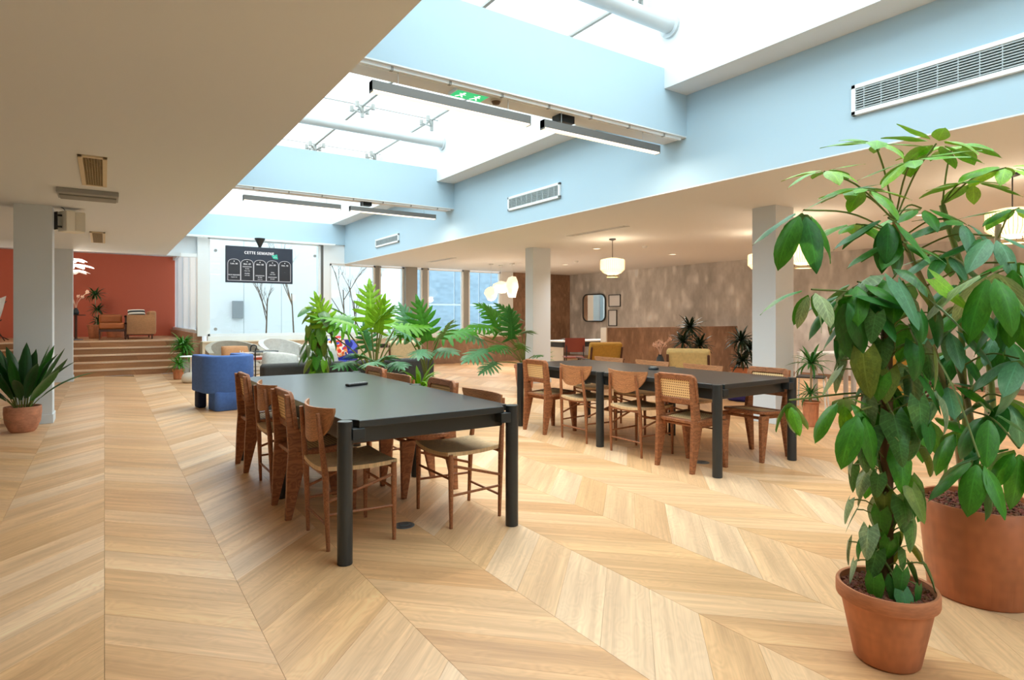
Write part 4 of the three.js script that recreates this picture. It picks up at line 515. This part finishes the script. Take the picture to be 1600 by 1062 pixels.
// vases of dried stems
function driedVase(x, y, z, label, seed, hgt = 0.3) { const t = thing('dried_flower_vase', label, 'vase', [x, y, z]), r = rng(seed); mesh('vase', smooth(lathe([[0, 0], [0.05, 0], [0.07, 0.05], [0.05, 0.12], [0.03, 0.15], [0.035, 0.165], [0.028, 0.165]], 24)), M.dark, t); for (let k = 0; k < 9; k++) { const a = r() * 6.28, l = hgt * (0.6 + 0.4 * r()), e = V(Math.cos(a) * l * 0.6, 0.15 + l, Math.sin(a) * l * 0.6), st = mesh('stem', tube([V(0, 0.12, 0), V(Math.cos(a) * l * 0.15, 0.15 + l * 0.5, Math.sin(a) * l * 0.15), e], 0.004, 8, 5), M.dried, t); const g = []; for (let q = 0; q < 6; q++) g.push(new THREE.ConeGeometry(0.014, 0.07, 5).rotateZ((r() - 0.5) * 2).rotateY(r() * 6).translate(e.x + (r() - 0.5) * 0.05, e.y + (r() - 0.3) * 0.05, e.z + (r() - 0.5) * 0.05)); mesh('flower', g, M.dried, st); } }
driedVase(7.55, 0.52, -6.85, 'pink dried flowers in a dark vase in the cafe', 4, 0.26); driedVase(-0.58, 1.355, -18.2, 'pink dried flowers in a dark vase in the red lounge', 6, 0.42);

// ---------------------------------------------------------------- plants
function blade(width, { fold = 0.12, droop = 0.3, nu = 4, nv = 7, lobes = 0, wave = 0, k = 1 } = {}) {  // base at origin, tip at +y, upper face +z, length 1; width(v) half width
  const pos = [], uv = [], idx = [];
  for (let j = 0; j <= nv; j++) for (let i = 0; i <= nu; i++) { const v = j / nv, x = (i / nu - 0.5) * 2, w = width(v), ang = droop * v; pos.push(x * w, (droop ? Math.sin(ang) / droop : v) * k - lobes * Math.abs(x) * (1 - v) ** 3, -(droop ? (1 - Math.cos(ang)) / droop : 0) - fold * Math.abs(x) * w + wave * Math.sin(v * 9 + x) * Math.abs(x)); uv.push(i / nu, v); }
  for (let j = 0; j < nv; j++) for (let i = 0; i < nu; i++) { const a = j * (nu + 1) + i, b = a + 1, c = a + nu + 1, d = c + 1; idx.push(a, b, d, a, d, c); }
  const g = new THREE.BufferGeometry(); g.setAttribute('position', new THREE.Float32BufferAttribute(pos, 3)); g.setAttribute('uv', new THREE.Float32BufferAttribute(uv, 2)); g.setIndex(idx); g.computeVertexNormals(); return g;
}
const oval = W => v => Math.max(0.004, W * Math.pow(Math.sin(Math.PI * Math.min(1, 0.02 + 0.98 * Math.pow(v, 0.85))), 0.75));
const LEAFLETS = [blade(oval(0.19), { droop: 0.5, fold: 0.2, wave: 0.012 }), blade(oval(0.21), { droop: 0.9, fold: 0.3, wave: 0.015 }), blade(oval(0.17), { droop: 0.25, fold: 0.15, wave: 0.01 })];
const heartW = v => Math.max(0.004, 0.40 * Math.pow(1 - v, 0.62) * Math.pow(Math.min(1, 0.45 + v * 2.2), 0.8));
const HEARTS = [blade(heartW, { droop: 0.5, fold: 0.25, lobes: 0.24, nv: 8 }), blade(heartW, { droop: 0.9, fold: 0.4, lobes: 0.26, nv: 8 }), blade(heartW, { droop: 0.2, fold: 0.1, lobes: 0.22, nv: 8 })];
const STRAPS = [blade(v => 0.07 * Math.sin(Math.PI * Math.min(1, 0.12 + v * 0.88)) ** 0.8 + 0.003, { droop: 0.9, fold: 0.5, nu: 2, nv: 6 }), blade(v => 0.055 * Math.sin(Math.PI * Math.min(1, 0.12 + v * 0.88)) ** 0.8 + 0.003, { droop: 1.6, fold: 0.5, nu: 2, nv: 6 })];
const WIDE = [blade(v => 0.1 * Math.sin(Math.PI * Math.min(1, 0.06 + v * 0.94)) ** 0.8 + 0.003, { droop: 0.35, fold: 0.35, nu: 4, nv: 7 }), blade(v => 0.085 * Math.sin(Math.PI * Math.min(1, 0.06 + v * 0.94)) ** 0.8 + 0.003, { droop: 0.8, fold: 0.35, nu: 4, nv: 7 })];
function lobed(seed) {                                                 // deeply cut leaf, length about 1
  const r = rng(seed), g = [], fing = (L, W, d) => blade(v => W * Math.pow(Math.sin(Math.PI * Math.min(1, 0.2 + v * 0.8)), 0.6) + 0.004, { droop: d, fold: 0.25, nu: 2, nv: 4 }).scale(L, L, L);
  for (let k = 0; k < 7; k++) { const y = 0.06 + k * 0.125, L = [0.34, 0.44, 0.47, 0.45, 0.4, 0.33, 0.25][k], a = [2.0, 1.55, 1.3, 1.12, 0.95, 0.78, 0.6][k]; for (const s of [-1, 1]) g.push(fing(L * (0.9 + r() * 0.2), 0.13, 0.5 + r() * 0.4).rotateZ(-s * (a + (r() - 0.5) * 0.12)).translate(s * 0.02, y, -0.10 * y * y)); }
  g.push(fing(0.3, 0.16, 0.6).translate(0, 0.86, -0.08)); g.push(blade(v => 0.15 * (1 - v * 0.6), { droop: 0.2, fold: 0.15, nu: 2, nv: 5 })); return join(g);
}
const LOBED = [lobed(1), lobed(2), lobed(3)];
function orient(o, p, dir, nrm, size) { const y = dir.clone().normalize(), z = nrm.clone().addScaledVector(y, -nrm.dot(y)); if (z.lengthSq() < 1e-6) z.set(0.3, 0, 1).addScaledVector(y, -y.z); z.normalize(); const x = y.clone().cross(z); o.matrix.makeBasis(x, y, z).scale(V(size, size, size)).setPosition(p); o.matrix.decompose(o.position, o.quaternion, o.scale); return o; }
function baked(g, p, dir, nrm, size) { const o = orient(new THREE.Object3D(), p, dir, nrm, size); o.updateMatrix(); return g.clone().applyMatrix4(o.matrix); }
function claypot(t, rTop, rBot, h, m, rim = 0.04, soil = true, seg = 40) {
  const th = 0.014, pts = [[0, 0], [rBot - 0.008, 0], [rBot, 0.008]]; if (rim) pts.push([rTop - 0.016, h - rim], [rTop - 0.002, h - rim + 0.002], [rTop, h - rim + 0.008], [rTop, h - 0.008]); else pts.push([rTop, h - 0.006]); pts.push([rTop - 0.004, h], [rTop - th, h - 0.002], [rTop - th - 0.002, h - 0.05]);
  const o = mesh('pot', smooth(lathe(pts, seg), 0.7), m, t); if (soil) mesh('soil', lathe([[0, h - 0.035], [rTop - th - 0.001, h - 0.045]], 28), M.soil, t); return o;
}
function bowlpot(t, r, h, m) { mesh('pot', smooth(lathe([[0, 0], [r * 0.62, 0], [r * 0.72, 0.02], [r * 0.94, h * 0.4], [r, h * 0.75], [r * 0.99, h - 0.008], [r * 0.97, h], [r * 0.91, h - 0.004], [r * 0.9, h - 0.05]], 40), 0.7), m, t); mesh('soil', lathe([[0, h - 0.03], [r * 0.905, h - 0.04]], 28), M.soil, t); }
function pebbles(t, r, y, n, seed) { const k = rng(seed), g = new THREE.IcosahedronGeometry(1, 0), o = new THREE.InstancedMesh(g, M.pebble, n), d = new THREE.Object3D(), c = new THREE.Color(); for (let i = 0; i < n; i++) { const a = k() * 6.283, q = Math.sqrt(k()) * r, s = 0.005 + k() * 0.0055; d.position.set(Math.cos(a) * q, y + k() * 0.008, Math.sin(a) * q); d.rotation.set(k() * 6, k() * 6, 0); d.scale.set(s * 1.3, s * 0.9, s); d.updateMatrix(); o.setMatrixAt(i, d.matrix); o.setColorAt(i, c.setRGB(0.6 + k() * 0.5, 0.55 + k() * 0.5, 0.5 + k() * 0.5)); } o.name = 'clay_pebbles'; o.userData.kind = 'stuff'; t.add(o); }
// --- the tall umbrella plant
{
  const B = V(3.42, 0, -1.13), t = thing('umbrella_plant', 'tall bright green umbrella plant in the wide clay pot', 'plant', B.toArray()), r = rng(42);
  claypot(t, 0.245, 0.205, 0.44, M.claySmooth, 0, true, 48); pebbles(t, 0.225, 0.408, 900, 8);
  const loc = (u, v, d) => atDepth(u, v, d).sub(B);
  const tops = [[1398, 345, 2.72], [1472, 320, 2.82], [1560, 350, 2.9], [1500, 470, 2.75], [1445, 500, 2.6]].map(a => loc(...a)); const feet = [[-0.06, 0.02], [0.03, 0.04], [0.08, -0.02], [0.02, -0.06], [-0.03, -0.05]];
  const trunk = tops.map((p, k) => { const c = new THREE.CatmullRomCurve3([V(feet[k][0], 0.39, feet[k][1]), V(feet[k][0] * 2 + p.x * 0.15, 0.4 + (p.y - 0.4) * 0.45, feet[k][1] + p.z * 0.1), p]); mesh('trunk', new THREE.TubeGeometry(c, 20, 0.013, 7), k % 2 ? M.stem : M.barkPale, t); return c; });
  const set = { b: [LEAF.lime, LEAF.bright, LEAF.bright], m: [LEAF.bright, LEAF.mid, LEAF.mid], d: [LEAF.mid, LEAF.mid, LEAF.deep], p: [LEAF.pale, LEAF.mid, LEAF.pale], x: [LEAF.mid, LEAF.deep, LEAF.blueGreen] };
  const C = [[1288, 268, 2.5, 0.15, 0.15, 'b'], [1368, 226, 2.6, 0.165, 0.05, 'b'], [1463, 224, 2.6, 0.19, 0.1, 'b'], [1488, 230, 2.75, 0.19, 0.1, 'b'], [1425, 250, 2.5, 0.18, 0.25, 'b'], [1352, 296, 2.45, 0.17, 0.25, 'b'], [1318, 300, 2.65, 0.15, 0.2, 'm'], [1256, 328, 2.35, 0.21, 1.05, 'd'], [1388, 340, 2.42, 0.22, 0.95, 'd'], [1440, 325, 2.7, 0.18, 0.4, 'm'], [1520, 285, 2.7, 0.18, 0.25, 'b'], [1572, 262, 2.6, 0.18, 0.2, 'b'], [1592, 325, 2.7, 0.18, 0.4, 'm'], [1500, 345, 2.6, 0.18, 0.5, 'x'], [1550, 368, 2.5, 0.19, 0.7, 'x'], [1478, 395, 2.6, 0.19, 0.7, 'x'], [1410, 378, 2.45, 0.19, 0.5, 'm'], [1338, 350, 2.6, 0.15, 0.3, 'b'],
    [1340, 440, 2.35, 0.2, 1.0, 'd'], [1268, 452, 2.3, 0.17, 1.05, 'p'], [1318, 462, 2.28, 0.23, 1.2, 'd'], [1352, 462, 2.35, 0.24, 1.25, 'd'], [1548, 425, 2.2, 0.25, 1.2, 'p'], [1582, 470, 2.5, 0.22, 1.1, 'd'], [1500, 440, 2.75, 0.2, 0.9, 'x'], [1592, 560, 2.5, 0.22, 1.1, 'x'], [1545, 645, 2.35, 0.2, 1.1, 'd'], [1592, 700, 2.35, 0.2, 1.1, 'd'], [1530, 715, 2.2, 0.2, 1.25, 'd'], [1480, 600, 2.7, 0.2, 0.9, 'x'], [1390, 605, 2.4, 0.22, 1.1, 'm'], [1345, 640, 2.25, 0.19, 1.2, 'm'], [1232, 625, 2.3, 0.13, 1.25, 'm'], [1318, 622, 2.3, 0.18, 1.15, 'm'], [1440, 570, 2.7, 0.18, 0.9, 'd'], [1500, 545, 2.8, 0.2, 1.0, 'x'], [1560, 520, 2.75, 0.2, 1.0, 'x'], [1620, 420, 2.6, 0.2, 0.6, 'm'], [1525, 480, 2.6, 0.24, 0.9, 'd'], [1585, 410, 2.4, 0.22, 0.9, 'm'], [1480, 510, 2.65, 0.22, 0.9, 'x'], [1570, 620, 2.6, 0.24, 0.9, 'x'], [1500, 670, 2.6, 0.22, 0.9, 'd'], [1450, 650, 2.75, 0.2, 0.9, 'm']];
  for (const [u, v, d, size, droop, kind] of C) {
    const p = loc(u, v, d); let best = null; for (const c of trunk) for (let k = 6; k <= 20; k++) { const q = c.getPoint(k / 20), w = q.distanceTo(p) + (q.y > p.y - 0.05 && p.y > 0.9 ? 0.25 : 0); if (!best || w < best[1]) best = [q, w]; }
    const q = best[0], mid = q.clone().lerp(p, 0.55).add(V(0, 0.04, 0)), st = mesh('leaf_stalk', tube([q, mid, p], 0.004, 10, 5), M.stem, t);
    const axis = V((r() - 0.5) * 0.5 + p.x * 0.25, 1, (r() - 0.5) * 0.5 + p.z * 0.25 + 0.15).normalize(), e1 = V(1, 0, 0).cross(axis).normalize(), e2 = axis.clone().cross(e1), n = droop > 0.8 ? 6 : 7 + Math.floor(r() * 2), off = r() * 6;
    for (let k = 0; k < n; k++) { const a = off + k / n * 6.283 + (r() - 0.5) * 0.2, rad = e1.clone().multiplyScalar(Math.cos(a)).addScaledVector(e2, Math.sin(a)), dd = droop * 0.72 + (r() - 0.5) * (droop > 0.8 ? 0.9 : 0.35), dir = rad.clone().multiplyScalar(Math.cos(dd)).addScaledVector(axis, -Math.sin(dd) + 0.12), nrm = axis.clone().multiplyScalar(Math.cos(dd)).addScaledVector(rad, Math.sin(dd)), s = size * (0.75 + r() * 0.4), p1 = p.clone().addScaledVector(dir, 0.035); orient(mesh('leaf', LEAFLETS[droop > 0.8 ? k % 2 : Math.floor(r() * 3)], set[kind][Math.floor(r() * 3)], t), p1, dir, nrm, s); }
  }
}
// --- the climbing heart-leaf plant
function climber(B, H0, H1, lean, n, sizes, name, label, mats, seed, potArgs, spread) {
  const t = thing(name, label, 'plant', B.toArray()), r = rng(seed), top = V(lean[0], H1, lean[1]), foot = V(0, H0 - 0.06, 0), axis = new THREE.LineCurve3(foot, top);
  claypot(t, ...potArgs); mesh('moss_pole', rod(foot, top, 0.024, 0.02, 10), M.bark, t); mesh('vine', tube(Array.from({ length: 14 }, (_, k) => axis.getPoint(k / 13).add(V(Math.cos(k * 1.9) * 0.032, 0, Math.sin(k * 1.9) * 0.032))), 0.006, 50, 5), M.stem, t);
  for (let k = 0; k < n; k++) { const f = Math.pow((k + 0.5) / n, 1.2), base = axis.getPoint(f), a = k * 2.399 + (r() - 0.5) * 0.7, out = V(Math.cos(a), 0, Math.sin(a)), sz = (sizes[0] + (sizes[1] - sizes[0]) * f) * (0.75 + r() * 0.5), reach = spread * (0.35 + r() * 0.75) * (0.7 + f * 0.6), p = base.clone().addScaledVector(out, reach).add(V(0, 0.03 + r() * 0.05, 0)), up = f > 0.93, dd = up ? 0.4 + r() * 0.5 : 0.95 + r() * 0.5, dir = out.clone().multiplyScalar(Math.cos(dd)).add(V((r() - 0.5) * 0.4, -Math.sin(dd), (r() - 0.5) * 0.4)), nrm = out.clone().multiplyScalar(Math.sin(dd)).add(V(0, Math.cos(dd), 0));
    const L = orient(mesh('leaf', HEARTS[Math.floor(r() * 3)], mats[Math.floor(r() * mats.length)], t), p, dir, nrm, sz);
    if (n < 170) { L.updateMatrix(); const s = mesh('leaf_stalk', tube([base, base.clone().lerp(p, 0.6).add(V(0, 0.025, 0)), p], 0.0028, 5, 4), M.stem, t); } }
  return t;
}
{ const t = climber(V(2.47, 0, -1.11), 0.29, 1.42, [0.09, -0.04], 104, [0.09, 0.155], 'climbing_plant', 'climbing heart leaved plant on a pole in the tapered clay pot', [LEAF.heart, LEAF.heartPale, LEAF.deep, LEAF.heart, LEAF.mid, LEAF.heartPale, LEAF.olive], 5, [0.172, 0.112, 0.285, M.clay, 0.055], 0.165); pebbles(t, 0.15, 0.256, 900, 3);
  const add = (u, v, d, dir, nrm, s, m) => orient(mesh('leaf', HEARTS[2], m, t), atDepth(u, v, d).sub(t.position), dir, nrm, s); add(1403, 442, 2.25, V(-0.2, -0.8, 0.5), V(0.0, 0.7, 0.7), 0.2, LEAF.blueGreen); add(1462, 436, 2.3, V(0.5, -0.5, 0.4), V(-0.3, 0.6, 0.6), 0.18, LEAF.lime); add(1468, 478, 2.2, V(0.6, -0.5, 0.3), V(0, 0.9, 0.5), 0.17, LEAF.blueGreen); }
climber(V(2.2, 0, -7.55), 0.35, 1.36, [0, 0], 70, [0.15, 0.19], 'vine_totem', 'bushy heart leaved vine totem between table and dark sofa', [LEAF.mid, LEAF.bright, LEAF.heart, LEAF.olive, LEAF.heartPale], 12, [0.18, 0.14, 0.34, M.clayPink, 0.05], 0.17);
// --- lobed leaf plants
function lobedPlant(B, label, leaves, potFn, mats, seed) {
  const t = thing('lobed_leaf_plant', label, 'plant', B.toArray(), 0, 'lobed leaf plants'), r = rng(seed), y0 = potFn(t);
  for (const [u, v, d, size, tiltOut, m] of leaves) { const p = atDepth(u, v, d).sub(B), out = V(p.x, 0, p.z); if (out.length() < 0.05) out.set(0.1, 0, 0.3); out.normalize(); if (tiltOut > 0.65) out.set(out.x * 0.4, 0, out.z * 0.4); const st = mesh('leaf_stalk', tube([V(0, y0, 0), V(p.x * 0.3, y0 + (p.y - y0) * 0.55, p.z * 0.3), p], 0.009, 12, 6), M.stem, t); const dir = out.clone().multiplyScalar(Math.cos(tiltOut)).add(V((r() - 0.5) * 0.3, Math.sin(tiltOut), (r() - 0.5) * 0.3)), nrm = V(-out.x * Math.sin(tiltOut), Math.cos(tiltOut), -out.z * Math.sin(tiltOut)).add(tiltOut > 0.65 ? V(-0.7, 0.4, 1.6) : V(-0.35, 0.1, 0.6)); orient(mesh('leaf', LOBED[Math.floor(r() * 3)], mats[m], t), p, dir, nrm, size * 1.12); }
  return t;
}
const lobeMats = [LEAF.lime, LEAF.bright, LEAF.mid, LEAF.blueGreen, LEAF.deep];
lobedPlant(V(2.88, 0, -7.42), 'tall lime lobed leaf plant before the dark sofa', [[580, 512, 7.7, 0.5, 1.1, 0], [545, 520, 7.5, 0.42, 0.6, 1], [622, 525, 7.9, 0.36, 0.5, 1], [590, 520, 7.4, 0.4, 0.8, 0], [560, 510, 7.6, 0.44, 0.3, 1], [600, 508, 7.9, 0.44, 0.35, 1], [510, 517, 7.4, 0.4, 0.75, 0], [617, 512, 7.8, 0.4, 0.1, 1], [555, 500, 7.9, 0.42, 0.2, 2], [598, 500, 7.5, 0.4, 0.5, 1], [570, 560, 7.3, 0.4, 0.3, 4], [600, 562, 7.2, 0.4, 0.3, 4], [585, 565, 7.0, 0.4, 0.1, 3], [555, 565, 7.3, 0.36, 0.0, 4], [612, 566, 7.3, 0.36, 0.0, 3], [578, 548, 7.8, 0.36, 0.7, 4]], t => { claypot(t, 0.19, 0.14, 0.36, M.clayPink, 0.05); return 0.33; }, lobeMats, 4);
lobedPlant(V(3.6, 0, -7.4), 'blue green lobed leaf plant at the end of the dark sofa', [[668, 533, 8.0, 0.5, 0.9, 2], [648, 528, 8.1, 0.42, 0.7, 3], [685, 530, 7.8, 0.42, 0.6, 2], [650, 530, 7.9, 0.46, 0.35, 3], [690, 525, 8.2, 0.42, 0.3, 2], [638, 525, 8.3, 0.4, 0.15, 3], [660, 545, 7.7, 0.4, -0.1, 3], [682, 545, 7.9, 0.38, 0, 3]], t => { claypot(t, 0.18, 0.13, 0.34, M.clayPink, 0.05); return 0.31; }, lobeMats, 7);
lobedPlant(V(6.42, 0, -9.1), 'sprawling lobed leaf plant beside the pale column', [[770, 510, 10.6, 0.5, 0.1, 2], [800, 530, 10.8, 0.5, 0.9, 4], [780, 520, 10.9, 0.5, 0.7, 2], [815, 545, 10.7, 0.4, 0.4, 2], [755, 530, 10.5, 0.46, 0.3, 3], [785, 495, 11.2, 0.5, 0.5, 2], [810, 500, 11.2, 0.5, 0.6, 4], [760, 545, 10.3, 0.55, -0.2, 3], [790, 540, 10.4, 0.46, 0.0, 4], [745, 520, 10.8, 0.46, 0.0, 2], [822, 520, 11.0, 0.4, 0.2, 4], [800, 520, 11.6, 0.44, 0.8, 2], [835, 555, 10.8, 0.24, 0.1, 4], [775, 565, 10.4, 0.4, -0.3, 3]], t => { claypot(t, 0.2, 0.145, 0.42, M.clayPink, 0.06); return 0.39; }, lobeMats, 9);
// --- strap leaved plants; near ones leaf by leaf, far ones as one head of leaves each
function tuft(t, p, n, len, geos, m, r, up = 0.5, single = false, tiltMax = 1.35) { const g = []; for (let k = 0; k < n; k++) { const a = k * 2.399 + r() * 0.5, tl = up + (tiltMax - up) * (k / n), e = V(Math.cos(a), 0, Math.sin(a)), dir = e.clone().multiplyScalar(Math.sin(tl)).add(V(0, Math.cos(tl), 0)), nrm = V(0, Math.sin(tl), 0).addScaledVector(e, -Math.cos(tl)), s = len * (0.75 + r() * 0.4), q = p.clone().addScaledVector(e, 0.012); if (single) orient(mesh('leaf', geos[k % geos.length], Array.isArray(m) ? m[k % m.length] : m, t), q, dir, nrm, s); else g.push(baked(geos[k % geos.length], q, dir, nrm, s)); } if (g.length) mesh('foliage', g, Array.isArray(m) ? m[0] : m, t); }
{ const t = thing('broad_leaf_plant', 'dark broad leaved plant in a pink clay bowl', 'plant', [-0.77, 0, -8.8]), r = rng(31); bowlpot(t, 0.175, 0.29, M.clayPink);
  for (let k = 0; k < 26; k++) { const a = k * 2.399, e = V(Math.cos(a), 0, Math.sin(a)), tl = (0.1 + 0.75 * (k / 26)) * (e.z < 0 ? 1 + 0.75 * e.z : 1), q = V(Math.cos(a) * 0.07, 0.27, Math.sin(a) * 0.07), dir = e.clone().multiplyScalar(Math.sin(tl)).add(V(0, Math.cos(tl), 0)), nrm = V(0, Math.sin(tl), 0).addScaledVector(e, -Math.cos(tl)), b = q.clone().addScaledVector(dir, 0.13); const st = mesh('leaf_stalk', rod(q, b, 0.006, 0.005, 5), M.stem, t); orient(mesh('leaf', WIDE[k % 2], [LEAF.deep, LEAF.dark, LEAF.dark][k % 3], t), b, dir, nrm, 0.5 + r() * 0.16); } }
{ const t = thing('arching_palm', 'arching palm in a clay pot by the aisle edge', 'plant', [-1.25, 0, -6.9]), r = rng(33); claypot(t, 0.16, 0.12, 0.28, M.clay); tuft(t, V(0, 0.27, 0), 16, 0.62, STRAPS, LEAF.mid, r, 0.3, true, 1.5); }
{ const t = thing('spider_plant', 'pale green spider plant by the end of the dark sofa', 'plant', [3.28, 0, -6.95]), r = rng(35); claypot(t, 0.15, 0.11, 0.42, M.clayPink); tuft(t, V(0, 0.4, 0), 34, 0.42, STRAPS, [LEAF.lime, LEAF.bright, LEAF.lime], r, 0.15, true, 1.4); }
function cane(B, label, heads, potFn, m, seed, name = 'dracaena') { const t = thing(name, label, 'plant', B), r = rng(seed), y0 = potFn(t); heads.forEach(([x, y, z, n, len], k) => { mesh('trunk', tube([V(x * 0.3, y0, z * 0.3), V(x * 0.7, (y0 + y) / 2, z * 0.7), V(x, y, z)], 0.014, 10, 6), M.barkPale, t); tuft(t, V(x, y - 0.03, z), n, len, STRAPS, m, r, 0.1, false, 1.9); }); }
cane([-0.2, 0.735, -19.3], 'three tiered dracaena in a clay pot before the red wall', [[0, 1.18, 0, 36, 0.3], [0.05, 0.78, 0.03, 32, 0.27], [0.06, 0.48, -0.02, 30, 0.27]], t => { claypot(t, 0.19, 0.14, 0.36, M.clay); return 0.33; }, LEAF.dark, 3);
cane([0.25, 0.735, -19.9], 'spiky snake plant in a clay pot behind the leather armchair', [[0, 0.36, 0, 10, 0.34]], t => { claypot(t, 0.23, 0.2, 0.3, M.clay); return 0.27; }, LEAF.deep, 5, 'snake_plant');
cane([9.35, 0, -7.75], 'tall dark dracaena before the brown partition', [[0.02, 1.12, 0, 44, 0.34], [-0.3, 0.85, 0.1, 40, 0.33], [0.12, 0.78, 0.15, 40, 0.33], [-0.2, 0.55, 0, 36, 0.3], [0.05, 0.5, -0.1, 36, 0.3]], t => { claypot(t, 0.2, 0.15, 0.36, M.clay); return 0.33; }, LEAF.night, 7);
cane([10.05, 0, -7.1], 'bushy dark dracaena near the partition end', [[0, 0.88, 0, 44, 0.36], [0.2, 0.7, 0.05, 40, 0.36], [-0.1, 0.5, 0.1, 40, 0.34]], t => { claypot(t, 0.19, 0.14, 0.34, M.clay); return 0.31; }, LEAF.night, 8);
cane([6.98, 0, -3.98], 'small two tiered palm in a slim clay pot by the column', [[0.01, 0.78, 0, 30, 0.26], [-0.02, 0.42, 0.01, 26, 0.2]], t => { claypot(t, 0.105, 0.08, 0.3, M.clay, 0.02); return 0.28; }, LEAF.deep, 9, 'small_palm');
cane([1.28, 0, -14.35], 'leafy plant in a clay pot beside the pebble table', [[0, 0.34, 0, 40, 0.26]], t => { claypot(t, 0.12, 0.09, 0.22, M.clay); return 0.2; }, LEAF.mid, 11, 'leafy_pot_plant');
cane([1.42, 0, -15.0], 'bushy green plant in a grey pot at the steps', [[0, 0.72, 0, 60, 0.34], [0.03, 0.55, 0.05, 50, 0.32]], t => { claypot(t, 0.16, 0.12, 0.36, M.greyMetal); return 0.34; }, LEAF.mid, 13, 'leafy_pot_plant');
cane([7.75, 0, -10.5], 'green fern like plant behind the pale column', [[0, 0.62, 0, 50, 0.36], [-0.1, 1.15, 0.05, 30, 0.34], [0.1, 0.4, 0.05, 40, 0.34]], t => { claypot(t, 0.16, 0.12, 0.3, M.clay); return 0.28; }, LEAF.mid, 17, 'leafy_pot_plant');

// ---------------------------------------------------------------- shadows, hand over
scene.traverse(o => { if (o.isMesh) { o.castShadow = o.receiveShadow = true; } else if (o.isPointLight || o.isSpotLight) o.castShadow = true; });
renderer.render(scene, camera);
